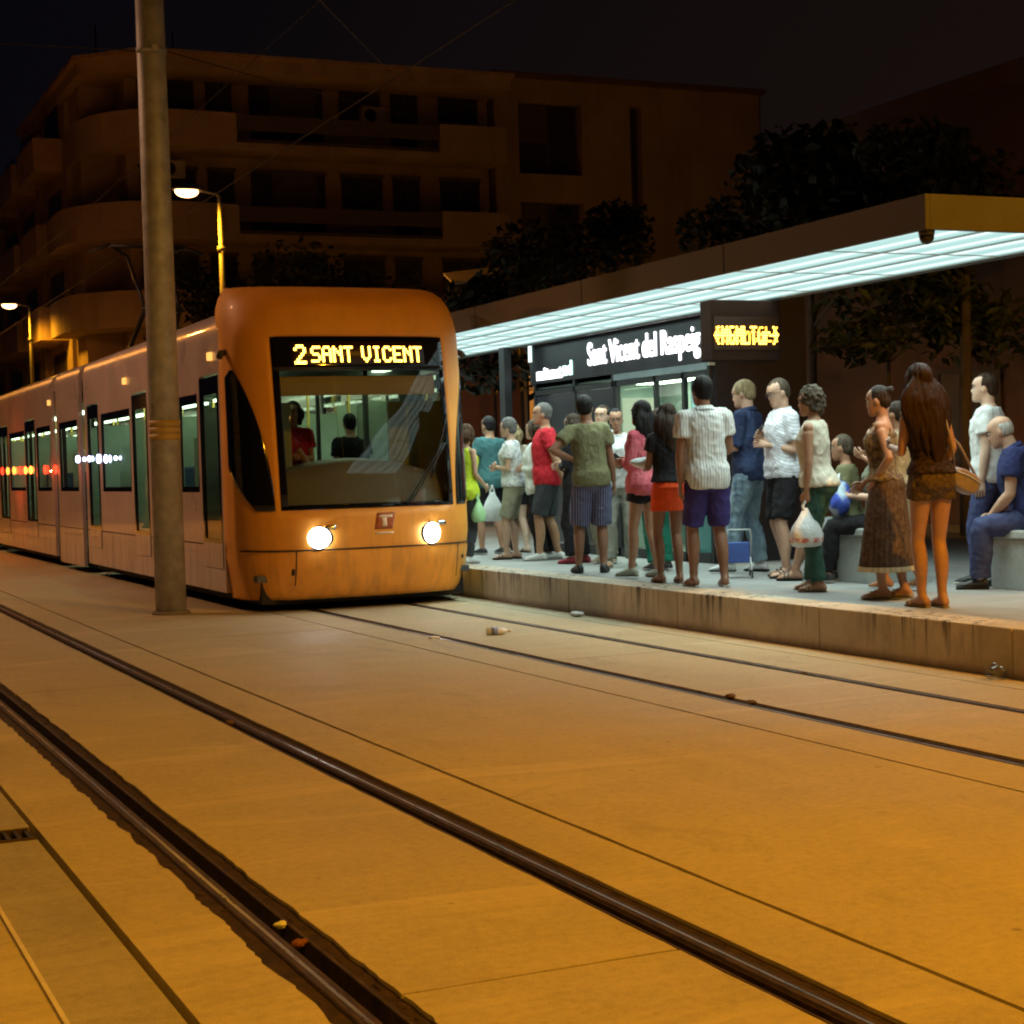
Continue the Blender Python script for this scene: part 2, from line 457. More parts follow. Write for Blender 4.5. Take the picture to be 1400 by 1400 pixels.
crumple('paper_wrapper', (6.62, 13.5, 0), .06, 'crumpled pale wrapper at the foot of the platform wall near the tram', 'wrapper', paper, .35, 2)
crumple('plastic_cup', (6.66, 8.0, 0), .06, 'crushed clear cup at the foot of the platform at the right edge', 'cup', clearp, .8, 5)
crumple('paper_scrap', (4.90, 12.6, -.01), .05, 'flat pale scrap lying on the left tram rail', 'scrap', paper, .25, 7)
crumple('leaf_litter', (2.34, 9.12, -.025), .03, 'brown clump of leaves stuck in the middle rail groove', 'leaves', mat('dead_leaf', (.09, .045, .02), .8), .5, 8)
crumple('leaf_litter', (1.40, 4.75, -.03), .024, 'rust brown lump of leaves in the nearest rail groove', 'leaves', mat('dead_leaf_red', (.16, .05, .02), .8), .6, 9)
crumple('paper_scrap', (1.40, 4.95, -.02), .018, 'little white scrap in the nearest rail groove', 'scrap', paper, .6, 10)
for i, (x, y) in enumerate(((5.95, 8.95), (5.0, 8.05), (5.02, 8.3))):
    crumple('leaf_litter', (x, y, -.01), .02 + .006 * (i % 3), 'small dry leaves caught in the far track rails below the waiting crowd', 'leaves', mat('dead_leaf_b', (.09, .05, .025), .8), .5, 20 + i)

# ================================================================== PLATFORM
PX, PZ = 6.78, .30
def stained(name, c):
    m, nt, out = nm(name)
    v = coord(nt)
    base = ramp(nt, tnoise(nt, v, 1.6, 7, .65, .3), [(.3, [x * .62 for x in c]), (.7, [min(1, x * 1.2) for x in c])])
    drip = tnoise(nt, coord(nt, (1, 1, .05)), 12, 6, .75, .15)
    big = tnoise(nt, coord(nt, (1, 1, .02)), 1.1, 2, .5)
    sep = N(nt, 'ShaderNodeSeparateXYZ'); nt.links.new(v, sep.inputs[0])
    h = math_(nt, 'MULTIPLY', math_(nt, 'ADD', sep.outputs[2], -.02), 3.2, True)
    f = math_(nt, 'MULTIPLY', ramp(nt, drip, [(.525, (0, 0, 0)), (.585, (1, 1, 1))]), math_(nt, 'MULTIPLY', ramp(nt, big, [(.44, (.08, .08, .08)), (.55, (1, 1, 1))]), h))
    base = mixc(nt, f, base, [x * .10 for x in c])
    low = ramp(nt, math_(nt, 'ADD', sep.outputs[2], math_(nt, 'MULTIPLY', tnoise(nt, v, 9, 4), .05)), [(.02, (.75, .75, .75)), (.09, (0, 0, 0))])
    base = mixc(nt, low, base, [c[0] * .3, c[1] * .24, c[2] * .2])
    principled(nt, out, base, .85, 0, .3, tnoise(nt, v, 60, 4), .5, .006)
    return m
pf = MB(); yb = Y0; random.seed(3)
while yb < 60:
    L = 2.0
    pf.box(PX, PX + .32, yb + .004, yb + L - .004, -.1, PZ)
    yb += L
tag(pf.build('platform_edge', stained('stained_concrete', (.58, .50, .38)), bevel=.008), kind='structure')
pv = MB(); pv.box(PX + .324, 30, Y0, 100, -.1, PZ - .004)
m, nt, out = nm('paving'); v = coord(nt)
br = N(nt, 'ShaderNodeTexBrick'); br.inputs['Scale'].default_value = 1; br.inputs['Brick Width'].default_value = .4; br.inputs['Row Height'].default_value = .4; br.inputs['Mortar Size'].default_value = .006; br.offset = 0
br.inputs['Color1'].default_value = rgba((.34, .345, .335)); br.inputs['Color2'].default_value = rgba((.29, .30, .29)); br.inputs['Mortar'].default_value = rgba((.12, .12, .115))
nt.links.new(v, br.inputs['Vector'])
cc = mixc(nt, .5, br.outputs[0], ramp(nt, tnoise(nt, v, 1.3, 7, .65), [(.3, (.2, .2, .19)), (.7, (.42, .42, .40))]))
principled(nt, out, cc, ramp(nt, tnoise(nt, v, 2.5, 4), [(.3, (.42, .42, .42)), (.7, (.7, .7, .7))]), 0, .5, tnoise(nt, v, 80, 3), .2, .004)
tag(pv.build('platform', m), kind='structure')
b = MB(); b.box(-40, 4.3, 60, 66, -.1, .006); b.box(-40, 9, 50, 59.9, -.1, .004)
tag(b.build('road', M['asphalt']), kind='structure')

# ================================================================== STREET LAMPS
lampglow = emit('lamp_glow', (1, .50, .20), 9)
pole_m = mat('lamp_post_paint', (.15, .14, .13), .5, .2, var=.15)
def lamp(x, y, hx, h, z0, label, power, group='sodium street lamps', spot=150, col=SODIUM):
    t = thing('street_lamp', label, 'street lamp', (x, y, z0), 0, group)
    hh = h - z0; dx = hx - x
    b = MB(); b.tube([(0, 0, 0), (0, 0, 1.0), (0, 0, 1.02), (0, 0, hh - 2.2), (0, 0, hh - .05)], [.10, .095, .075, .06, .045], 14); b.build('post', pole_m, t)
    b = MB(); b.cyl(0, 0, 0, .06, .17, 16); b.build('base', M['black_metal'], t)
    b = MB(); b.tube([(0, 0, hh - .06), (dx * .12, 0, hh), (dx * .5, 0, hh + .04), (dx * .75, 0, hh + .05)], [.04, .035, .03, .03], 10); b.build('arm', pole_m, t)
    b = MB(); b.cyl(0, 0, hh - 1.2, hh - 1.1, .085, 14); b.build('collar', pole_m, t)
    sg = 1 if dx > 0 else -1
    b = MB(); rs = []
    for u, w, hgt in ((-.34, .05, .03), (-.28, .11, .07), (-.1, .15, .11), (.15, .14, .12), (.32, .07, .07), (.38, .04, .04)):
        rs.append([V((dx + sg * u * -1, w * math.cos(a), hh + .05 + (max(0, math.sin(a)) * hgt if math.sin(a) > 0 else 0))) for a in [2 * math.pi * k / 14 for k in range(14)]])
    b.rings(rs); b.build('lamp_head', pole_m, t)
    b = MB(); b.ell((dx, 0, hh + .02), .25, .125, .13, 16, 10); b.build('lamp_lens', lampglow, t)
    la = bpy.data.lights.new('sodium_light', 'SPOT'); la.energy = power; la.color = col; la.spot_size = R(spot); la.spot_blend = .6; la.shadow_soft_size = .22
    lo = bpy.data.objects.new('sodium_light', la); COL.objects.link(lo); lo.parent = t; lo.location = (dx, 0, hh - .18)
    return t
lamp(9.14, 35, 8.45, 7.2, PZ, 'lit sodium street lamp on a slim post behind the front of the tram', 2200, spot=172)
lamp(8.92, 60, 8.25, 7.3, PZ, 'lit sodium street lamp farther back at the left edge of the picture', 900, spot=172)
lamp(9.2, 1.0, 8.2, 9.5, PZ, 'sodium street lamp standing past the near end of the canopy', 5700, spot=168)
lamp(-3.2, -6.0, -2.3, 8.6, 0, 'sodium street lamp on the left side behind the near tracks', 4300)
lamp(-2.6, 22.0, -1.7, 8.6, 0, 'added unseen lamp on the left side that brightens the tram flank', 1450, spot=170, col=(1, .50, .26))  # added out of view to brighten the tram flank, paler than sodium
lamp(-1.0, 45.0, -.1, 8.6, 0, 'added unseen street lamp on the left side that lights the apartment block', 5600, spot=178, col=(1, .36, .06))  # extra lamp put in out of view to lift the apartment facade
lamp(33.0, 36.0, 32.0, 9.5, 0, 'added unseen street lamp behind the long brown building that lights the plain block', 7000, spot=178)  # unseen extra lamp, added to light the front of the plain block

# ================================================================== CATENARY POLE AND WIRES
t = thing('catenary_pole', 'thick grey steel catenary pole between the tracks at the left', 'pole', (3.715, 16.62, 0))
b = MB(); b.tube([(0, 0, -.1), (0, 0, 4.0), (-.01, 0, 8.8)], [.150, .143, .125], 28); b.build('shaft', M['steel'], t)
b = MB(); b.tube([(0, 0, 0), (0, 0, .03)], [.19, .175], 24); b.build('base_collar', mat('pole_grout', (.2, .17, .13), .9), t)
b = MB()
for k in range(3): b.tube([(0, 0, 1.70 + k * .066), (0, 0, 1.762 + k * .066)], .1505, 28)
b.build('marking_band', mat('ochre_band', (.50, .36, .13), .55, var=.15), t)
b = MB(); b.tube([(-.003, 0, 5.46), (-.003, 0, 5.50)], .1475, 28); b.box(-.03, .03, -.18, -.14, 5.45, 5.51); b.build('clamp_ring', M['steel'], t)
b = MB(); b.tube([(0, 0, 6.3), (1.0, 0, 6.42), (2.1, 0, 6.5)], .03, 10); b.tube([(0, 0, 7.2), (2.0, 0, 6.55)], .012, 6); b.build('bracket_arm', M['steel'], t)
wire_m = mat('copper_wire', (.022, .018, .016), .8, .0, var=.1)
def wire(a, b_, label, sag=.0, r=.011):
    a, b_ = V(a), V(b_); n = 14
    mb = MB(); mb.tube([a.lerp(b_, i / n) - V((0, 0, sag * 4 * (i / n) * (1 - i / n))) for i in range(n + 1)], r * .62, 6)
    tag(mb.build('overhead_wire', wire_m), label, 'wire', 'overhead tram wires')
wire((5.5, -8, 5.0), (5.5, 60, 4.75), 'contact wire running above the tram and toward the top right', 0, .010)
wire((5.5, -8, 6.6), (5.5, 60, 5.9), 'upper carrying wire high above the tram', .2, .008)
wire((3.6, 16.62, 5.48), (-9, 17.4, 5.62), 'span wire leaving the catenary pole to the left', .05, .010)
wire((3.83, 16.62, 5.5), (24, 54.8, 13.2), 'long span wire from the pole to the apartment roof', .15, .010)
wire((2.0, 9.5, 5.15), (5.5, 14.8, 5.0), 'slanting steady wire meeting the contact wire above the tram', .02, .009)
# ================================================================== TRAM
TX, TY, HW = 5.50, 15.62, 1.225       # track centre, nose of the cab, half width
tram = thing('tram', 'orange fronted low floor tram with lit headlights pulling in beside the platform', 'tram', (TX, TY, 0))
def paint(name, c, rough=.28, dirt=.25, coat=.3):
    m, nt, out = nm(name)
    v = coord(nt)
    n1 = tnoise(nt, v, 1.4, 6, .65); n2 = tnoise(nt, coord(nt, (1, 1, .15)), 9, 5, .6)
    sep = N(nt, 'ShaderNodeSeparateXYZ'); nt.links.new(v, sep.inputs[0])
    low = math_(nt, 'MULTIPLY', math_(nt, 'SUBTRACT', 1.0, math_(nt, 'MULTIPLY', sep.outputs[2], .9), True), dirt * 1.6, True)
    col = ramp(nt, n1, [(.3, [x * .86 for x in c]), (.7, [min(1, x * 1.08) for x in c])])
    col = mixc(nt, math_(nt, 'MULTIPLY', ramp(nt, n2, [(.45, (0, 0, 0)), (.7, (1, 1, 1))]), math_(nt, 'ADD', low, .08)), col, (.11, .085, .06))
    principled(nt, out, col, ramp(nt, n1, [(.3, (rough, rough, rough)), (.7, (rough + .14,) * 3)]), 0, .5, tnoise(nt, v, 2.2, 2), .03, .02, coat)
    return m
ORANGE = paint('tram_orange', (.82, .37, .050), .50, coat=.04)
SIDE = paint('tram_side_white', (.60, .50, .48), .26, .35)
BLACKG = mat('black_glass', (.008, .008, .010), .06, var=.1, bump=0)
GRAB = mat('grab_yellow', (.65, .45, .08), .4)
SEAM = mat('dark_seam', (.012, .010, .009), .8)
LEDC = emit('amber_led', (1.0, .52, .06), 10.0)
INT = mat('tram_interior', (.42, .50, .38), .6, var=.1)
INTD = mat('tram_interior_dark', (.08, .09, .085), .6, var=.2)
TUBE = emit('tram_tube_light', (.72, 1.0, .66), 7.0)

NP = 3.1
prof = [(.12, .17), (.20, .10), (.42, .035), (.60, .0), (.80, .0), (1.0, .015), (1.4, .06), (1.9, .125), (2.35, .20), (2.64, .26), (2.84, .31), (3.00, .38), (3.10, .48), (3.17, .66), (3.21, .90), (3.225, 1.22)]
def y0(z):
    for (a, ya), (b_, yb_) in zip(prof, prof[1:]):
        if z <= b_: 
            k = (z - a) / (b_ - a); k = max(0, k); return ya + (yb_ - ya) * k
    return prof[-1][1]
def hwz(z):   # the cab tucks in towards the roof and a little at the skirt
    w = HW
    if z > 2.7: w -= .16 * ((z - 2.7) / .525) ** 3
    if z < .6: w -= .05 * (.6 - z) / .4
    return w
DEP = .92
def S(t, z, off=0.0):
    c, s = math.cos(t), math.sin(t)
    w = hwz(z) + off; d = (1.0 if z < 2.7 else 1.0 + .32 * (z - 2.7) / .525) - y0(z) + off
    return V((w * math.copysign(abs(s) ** (2 / NP), s), y0(z) - off + d * (1 - abs(c) ** (2 / NP)), z))
WT0, WT1, WZ0, WZ1 = -.355, .385, .985, 2.665
def txt(x, z):  # parameter t at which the surface has lateral x
    return math.asin(max(-1, min(1, math.copysign((abs(x) / hwz(z)) ** (NP / 2), x))))
XL, XR = -.885, .885
def tgrid(z):
    a, b_ = txt(XL, z), txt(XR, z)
    left = [-math.pi / 2 + (a + math.pi / 2) * k / 14 for k in range(14)]
    mid = [txt(XL + (XR - XL) * k / 20, z) for k in range(21)]
    right = [b_ + (math.pi / 2 - b_) * k / 14 for k in range(1, 15)]
    return left + mid + right
zs = [.12, .15, .18, .23, .30, .42, .55, .595, .605, .70, .80, .90, WZ0] + [WZ0 + (WZ1 - WZ0) * k / 14 for k in range(1, 15)] + [2.72, 2.80, 2.88, 2.95, 3.00, 3.05, 3.10, 3.14, 3.17, 3.19, 3.21, 3.22, 3.225]
rows = []
for z in zs: rows.append([S(t, z, -.012 if .59 < z < .61 else 0) for t in tgrid(z)])
nT = len(rows[0])
shell = MB(); fs = []
for i in range(len(zs) - 1):
    for j in range(nT - 1):
        if 14 <= j < 34 and zs[i] >= WZ0 - 1e-6 and zs[i + 1] <= WZ1 + 1e-6: continue
        fs.append((i * nT + j, i * nT + j + 1, (i + 1) * nT + j + 1, (i + 1) * nT + j))
shell.add([p for r in rows for p in r], fs, 0, True)
sh = shell.build('cab_shell', ORANGE, tram)
sol = sh.modifiers.new('Solid', 'SOLIDIFY'); sol.thickness = .04; sol.offset = -1
def patch(name, m, z0, z1, xa, xb, off, nz=12, nx=20, thick=.01, parent=tram):
    """piece of bodywork following the cab surface between lateral xa(z) and xb(z)"""
    rs = []
    for i in range(nz + 1):
        z = z0 + (z1 - z0) * i / nz
        a = xa(z) if callable(xa) else xa; b_ = xb(z) if callable(xb) else xb
        ta, tb = txt(a, z), txt(b_, z)
        rs.append([S(ta + (tb - ta) * k / nx, z, off) for k in range(nx + 1)])
    mb = MB(); n = nx + 1
    mb.add([p for r in rs for p in r], [(i * n + j, i * n + j + 1, (i + 1) * n + j + 1, (i + 1) * n + j) for i in range(nz) for j in range(nx)], 0, True)
    o = mb.build(name, m, parent)
    if thick:
        s_ = o.modifiers.new('Solid', 'SOLIDIFY'); s_.thickness = thick; s_.offset = -1
    return o
wind = patch('windscreen', M['screen_glass'], WZ0 + .03, 2.33, XL + .05, XR - .04, .004, 14, 20, 0)
# black surround of the windscreen and the display band above it
patch('windscreen_frame', BLACKG, 2.325, 2.662, XL + .004, XR - .004, .007, 6, 20, .02)
fr = [(WZ0 + .002, WZ0 + .04, XL + .004, XR - .004), (WZ0 + .038, 2.328, XL + .004, XL + .065), (WZ0 + .038, 2.328, XR - .055, XR - .004)]
for a in fr: patch('windscreen_frame', BLACKG, a[0], a[1], a[2], a[3], .007, 10, 6, .02)
# side quarter windows wrapping round the corners: curved front edge
def qx(z):
    k = (z - .985) / (2.36 - .985)
    return .93 + .255 * max(0, k) ** 1.9
def qb(z):
    k = (z - .985) / (2.36 - .985)
    lim = 1.218
    if k < .33: lim = 1.218 - .14 * ((.33 - k) / .33) ** 2.2
    return lim
def qpatch(sg):
    z0, z1, nz, nx = .985, 2.36, 22, 12
    rs = []
    for i in range(nz + 1):
        z = z0 + (z1 - z0) * i / nz
        ta = txt(min(qx(z), 1.2), z); tb = txt(qb(z), z)
        if i == nz: tb = ta + .06
        # run a little along the flat side as well
        r = [S(ta + (tb - ta) * k / nx, z, .006) for k in range(nx + 1)]
        if sg < 0: r = [V((-p.x, p.y, p.z)) for p in r]
        rs.append(r)
    mb = MB(); n = nx + 1
    mb.add([p for r in rs for p in r], [(i * n + j, i * n + j + 1, (i + 1) * n + j + 1, (i + 1) * n + j) for i in range(nz) for j in range(nx)], 0, True)
    o = mb.build('quarter_window', BLACKG, tram)
    s_ = o.modifiers.new('Solid', 'SOLIDIFY'); s_.thickness = .008; s_.offset = -1 * (1 if sg > 0 else -1)
qpatch(-1); qpatch(1)
# seams in the front apron
patch('apron_seam', SEAM, .592, .606, -1.19, 1.19, .001, 1, 40, .004)
patch('apron_seam', SEAM, .26, .592, -.77, -.760, .002, 8, 1, .004)
patch('apron_seam', SEAM, .26, .592, .93, .938, .002, 8, 1, .004)
# emblem: dark red rounded tile, white T, small word below
EM = mat('emblem_red', (.36, .10, .03), .4); EW = mat('emblem_cream', (.75, .62, .45), .4)
ex = .10
patch('emblem', EM, .775, .935, lambda z: ex - .105 + (z - .775) * .22, lambda z: ex + .085 + (z - .775) * .22, .004, 4, 6, .004)
patch('emblem_letter', EW, .885, .910, ex - .055, ex + .085, .007, 2, 4, .004)
patch('emblem_letter', EW, .80, .886, ex - .02, ex + .025, .007, 2, 3, .004)
patch('emblem_wordmark', EW, .728, .748, ex - .095, ex + .09, .004, 2, 4, .004)
# headlights
HLE = emit('headlight_glow', (.96, .96, 1.0), 22)
REFL = mat('headlight_reflector', (.7, .7, .7), .12, 1.0, var=.05, bump=0)
for sx in (-1, 1):
    x = .02 + sx * .575; z = .715
    p = S(txt(x, z), z)
    nrm = (S(txt(x, z), z, .1) - p).normalized()
    q = nrm.to_track_quat('Z', 'Y').to_matrix().to_4x4()
    Mx = Matrix.Translation(p) @ q
    b = MB(); b.rings([[Mx @ V((r * math.cos(a) * 1.25, r * math.sin(a), h)) for a in [2 * math.pi * k / 24 for k in range(24)]] for r, h in ((.110, -.01), (.112, .008), (.106, .012), (.100, .010))], 0, False)
    hb = b.build('headlight', M['dark_plastic'], tram)
    b = MB(); b.rings([[Mx @ V((r * math.cos(a) * 1.25, r * math.sin(a), h)) for a in [2 * math.pi * k / 24 for k in range(24)]] for r, h in ((.10, .009), (.07, .012), (.01, .013))], 0, True)
    b.build('reflector', REFL, hb)
    b = MB(); b.ell((0, 0, 0), .112, .102, .045, 22, 10); b.v = [tuple(Mx @ (V(v) + V((0, 0, .012)))) for v in b.v]; b.build('bulb', HLE, hb)
    dl = V((0, -1, -.02)) + V((sx * .03, 0, 0))
    la = bpy.data.lights.new('headlight_beam', 'SPOT'); la.energy = 20; la.color = (1, .93, .86); la.spot_size = R(72); la.spot_blend = 1.0; la.shadow_soft_size = .06
    lo = bpy.data.objects.new('headlight_beam', la); COL.objects.link(lo); lo.parent = tram
    lo.location = p + nrm * .06; lo.rotation_euler = dl.to_track_quat('-Z', 'Y').to_euler()
    # small marker lens beside each lamp
    x2 = .02 + sx * .70 if sx > 0 else .02 - .46
    patch('marker_lens', REFL, .79, .83, x2 - .05, x2 + .05, .006, 2, 4, .004)
patch('latch_plate', M['black_metal'], .36, .42, -.80, -.775, .006, 2, 2, .004)
patch('latch_plate', M['black_metal'], .44, .475, 1.00, 1.03, .006, 2, 2, .004)
# destination display
F57 = {'2': "01110 10001 00001 00010 00100 01000 11111", 'S': "01111 10000 10000 01110 00001 00001 11110", 'A': "01110 10001 10001 11111 10001 10001 10001", 'N': "10001 11001 10101 10011 10001 10001 10001",
       'T': "11111 00100 00100 00100 00100 00100 00100", 'V': "10001 10001 10001 10001 10001 01010 00100", 'I': "01110 00100 00100 00100 00100 00100 01110", 'C': "01110 10001 10000 10000 10000 10001 01110", 'E': "11111 10000 10000 11110 10000 10000 11111", ' ': "00000 00000 00000 00000 00000 00000 00000",
       '6': "01110 10000 10000 11110 10001 10001 01110", '<': "00010 00100 01000 11111 01000 00100 00010", '>': "01000 00100 00010 11111 00010 00100 01000", 'M': "10001 11011 10101 10101 10001 10001 10001", 'o': "00000 00000 01110 10001 10001 10001 01110", 'f': "00110 01001 01000 11100 01000 01000 01000", 'r': "00000 00000 10110 11001 10000 10000 10000", 'L': "10000 10000 10000 10000 10000 10000 11111", 'u': "00000 00000 10001 10001 10001 10011 01101", 'c': "00000 00000 01110 10000 10000 10001 01110", 'e': "00000 00000 01110 10001 11111 10000 01110", 'n': "00000 00000 10110 11001 10001 10001 10001", 't': "01000 01000 11100 01000 01000 01001 00110", 'm': "00000 00000 11010 10101 10101 10001 10001", 'i': "00100 00000 01100 00100 00100 00100 01110"}
def dots(text, x0, z0, pitch_x, pitch_z, r, place, bold=False):
    mb = MB(); x = x0
    for ch in text:
        rowsb = F57[ch].split()
        for ri, rw in enumerate(rowsb):
            for ci, bit in enumerate(rw):
                if bit == '1':
                    place(mb, x + ci * pitch_x, z0 + (6 - ri) * pitch_z, r)
        x += (5 + (1 if ch != ' ' else -2)) * pitch_x
    return mb, x
def place_front(mb, x, z, r):
    p = S(txt(x, z), z, .010)
    mb.box(p.x - r, p.x + r, p.y - .004, p.y + .004, p.z - r * 1.05, p.z + r * 1.05)
mb, xe = dots('2', -.655, 2.405, .0215, .0265, .0128, place_front)
mb2, xe = dots('SANT', -.655 + .0215 * 7.3, 2.418, .0181, .0225, .0102, place_front)
mb3, xe = dots('VICENT', xe + .0181 * 4, 2.418, .0181, .0225, .0102, place_front)
dd = patch('destination_display', mat('display_brown', (.03, .012, .003), .4), 2.385, 2.605, -.70, .66, .0085, 2, 10, .002)
mb.build('route_number', LEDC, dd); mb2.build('destination_text', LEDC, dd); mb3.build('destination_text', LEDC, dd)
# wiper, mirrors/cameras
b = MB()
for k in (0, .035):
    pts = [S(txt(.30 + k + (.78 - .30) * i / 6, 1.0), 1.02 + .60 * i / 6, .02) for i in range(7)]
    pts = [S(txt(.34 + k + .44 * i / 6, 1.02 + .58 * i / 6), 1.02 + .58 * i / 6, .022) for i in range(7)]
    b.tube(pts, .008, 6)
pts = [S(txt(.62 + .24 * i / 6, 1.25), 1.25 + .62 * i / 6, .016) for i in range(7)]
b.tube(pts, .009, 6)
b.build('wiper', M['black_metal'], tram)
for sx in (-1, 1):
    p = S(txt(sx * 1.20, 2.55), 2.55)
    b = MB(); b.tube([p + V((0, .1, 0)), p + V((sx * .07, .06, -.02)), p + V((sx * .09, .03, -.06))], [.03, .035, .03], 10); b.build('mirror_camera', M['dark_plastic'], tram)
# dashboard, sun blind, cab partition seen through the screen
b = MB()
dashp = []
for x in [-.86 + 1.72 * k / 16 for k in range(17)]:
    h = 1.30 + .16 * (1 - (x / .86) ** 2)
    dashp.append((x, h))
rs = []
for yy, dz in ((.30, -.10), (.36, -.02), (.50, .0), (.80, .02)):
    rs.append([V((x, yy + .05 * (x / .86) ** 2, h + dz)) for x, h in dashp])
low = [V((x, .16 + .10 * abs(x / .86) ** 3, 1.03)) for x, h in dashp]
b.rings([low] + rs + [[V((x, .80, .9)) for x, h in dashp]], 0, False, True, False)
b.build('dashboard', mat('dashboard_grey', (.30, .27, .235), .55, var=.1), tram)
b = MB(); rs = []
for z, yy in ((2.09, .28), (2.10, .275), (2.27, .29), (2.28, .30)):
    rs.append([V((x, yy + .07 * abs(x / .82) ** 3, z)) for x in [-.80 + 1.60 * k / 12 for k in range(13)]])
b.rings(rs, 0, False, True, False); b.build('sun_blind', mat('blind_cream', (.62, .50, .34), .6, var=.06), tram)
b = MB(); b.box(-.06, -.02, 1.55, 1.58, .35, 2.6); b.box(.45, .50, 1.5, 1.55, .35, 2.6); b.box(-1.1, 1.1, 1.5, 1.56, 2.3, 2.7); b.box(-1.1, -.75, 1.5, 1.54, .35, 2.3); b.box(.85, 1.1, 1.5, 1.54, .35, 2.3); b.box(-.75, .85, 1.5, 1.54, .35, 1.15)
b.build('cab_partition', INTD, tram)

# ---- car bodies behind the cab
def side_wall(mb, x, y_a, y_b, z_a, z_b, openings, th=.05):
    ys = sorted({y_a, y_b} | {o[0] for o in openings} | {o[1] for o in openings})
    zz = sorted({z_a, z_b} | {o[2] for o in openings} | {o[3] for o in openings})
    inn = x - math.copysign(th, x)
    def hole(i, j):
        yc = (ys[i] + ys[i + 1]) / 2; zc = (zz[j] + zz[j + 1]) / 2
        return any(o[0] < yc < o[1] and o[2] < zc < o[3] for o in openings)
    ny, nz = len(ys) - 1, len(zz) - 1
    for i in range(ny):
        for j in range(nz):
            if hole(i, j): continue
            a, b_, c, d = ys[i], ys[i + 1], zz[j], zz[j + 1]
            for xx in (x, inn): mb.add([(xx, a, c), (xx, b_, c), (xx, b_, d), (xx, a, d)], [(0, 1, 2, 3)])
            for (ii, jj, e) in ((i - 1, j, ((a, c), (a, d))), (i + 1, j, ((b_, c), (b_, d))), (i, j - 1, ((a, c), (b_, c))), (i, j + 1, ((a, d), (b_, d)))):
                if ii < 0 or jj < 0 or ii >= ny or jj >= nz or hole(ii, jj):
                    (p, q), (r_, s_) = e
                    mb.add([(x, p, q), (inn, p, q), (inn, r_, s_), (x, r_, s_)], [(0, 1, 2, 3)])
ZT = 2.72
def car(y_a, y_b, wins, doors, zlow=.17, name='car_body', roofm=None):
    """one articulated section: walls with real openings, roof, glazing, doors, inside"""
    mb = MB()
    op = [(w[0], w[1], 1.17, 2.20) for w in wins] + [(d[0], d[1], .40, 2.36) for d in doors]
    for sx in (-1, 1):
        mb = MB(); side_wall(mb, sx * HW, y_a, y_b, zlow, ZT, op); mb.build('side_panel', SIDE, tram)
    # roof with rounded shoulders
    pr = [(-HW, ZT), (-HW, 2.80), (-HW + .035, 2.90), (-HW + .11, 2.965), (-HW + .24, 3.0), (-.4, 3.02), (.4, 3.02), (HW - .24, 3.0), (HW - .11, 2.965), (HW - .035, 2.90), (HW, 2.80), (HW, ZT)]
    rb = MB(); n = len(pr)
    rb.add([(p[0], y, p[1]) for y in (y_a, y_b) for p in pr], [(k, k + 1, k + 1 + n, k + n) for k in range(n - 1)], 0, True)
    rb.add([(p[0], y_a, p[1]) for p in pr], [tuple(range(n))]); rb.add([(p[0], y_b, p[1]) for p in pr], [tuple(range(n))])
    rb.build('roof', roofm or SIDE, tram)
    for w in wins:
        for sx in (-1, 1):
            fb = MB(); x = sx * (HW - .004); xi = sx * (HW - .03)
            a, b_ = w[0], w[1]
            for (p, q, c, d) in ((a, a + .045, 1.17, 2.2), (b_ - .045, b_, 1.17, 2.2), (a + .045, b_ - .045, 1.17, 1.23), (a + .045, b_ - .045, 2.10, 2.2)):
                fb.box(min(x, xi), max(x, xi), p, q, c, d)
            wo_ = fb.build('window', BLACKG, tram)
            gb = MB(); xg = sx * (HW - .016); gb.add([(xg, a + .045, 1.23), (xg, b_ - .045, 1.23), (xg, b_ - .045, 2.10), (xg, a + .045, 2.10)], [(0, 1, 2, 3)])
            gb.build('pane', M['glass'], wo_)
    for d in doors:
        for sx in (-1, 1):
            nL = 2 if d[1] - d[0] > 1.0 else 1
            wd = (d[1] - d[0]) / nL
            for k in range(nL):
                a, b_ = d[0] + k * wd + .006, d[0] + (k + 1) * wd - .006
                fb = MB(); x = sx * (HW + .006); xi = sx * (HW - .025); X0, X1 = min(x, xi), max(x, xi)
                for (p, q, c, e) in ((a, a + .06, .42, 2.34), (b_ - .06, b_, .42, 2.34), (a + .06, b_ - .06, 2.16, 2.34), (a + .06, b_ - .06, .42, .70)):
                    fb.box(X0, X1, p, q, c, e)
                do = fb.build('door', BLACKG, tram)
                pb = MB(); xg = sx * (HW - .010); pb.add([(xg, a + .06, .70), (xg, b_ - .06, .70), (xg, b_ - .06, 2.16), (xg, a + .06, 2.16)], [(0, 1, 2, 3)])
                pb.build('door_pane', M['glass'], do)
                kb = MB(); kb.box(min(x, x + sx * .003), max(x, x + sx * .003), a + .0, b_, .405, .66); kb.build('kick_plate', SIDE, do)
    # dark line under the windows where lower panels are bolted on
    for sx in (-1, 1):
        sb = MB(); x = sx * (HW + .001); segs = []
        cur = y_a
        for d in sorted(doors): segs.append((cur, d[0] - .02)); cur = d[1] + .02
        segs.append((cur, y_b))
        for a, b_ in segs:
            if b_ - a > .1: sb.box(min(x, x - .01 * sx), max(x, x + .0015 * sx), a, b_, .63, .642)
        for yy in [y_a + 1.15 * k for k in range(1, int((y_b - y_a) / 1.15))]:
            if not any(d[0] - .05 < yy < d[1] + .05 for d in doors): sb.box(min(x, x - .01 * sx), max(x, x + .0015 * sx), yy - .006, yy + .006, zlow, .63)
        sb.build('panel_seam', SEAM, tram)
    ib = MB()
    ib.box(-HW + .06, HW - .06, y_a, y_b, .30, .36); ib.build('interior_floor', INTD, tram)
    ib = MB(); ib.box(-HW + .06, HW - .06, y_a, y_b, 2.42, 2.46); ib.build('interior_ceiling', INT, tram)
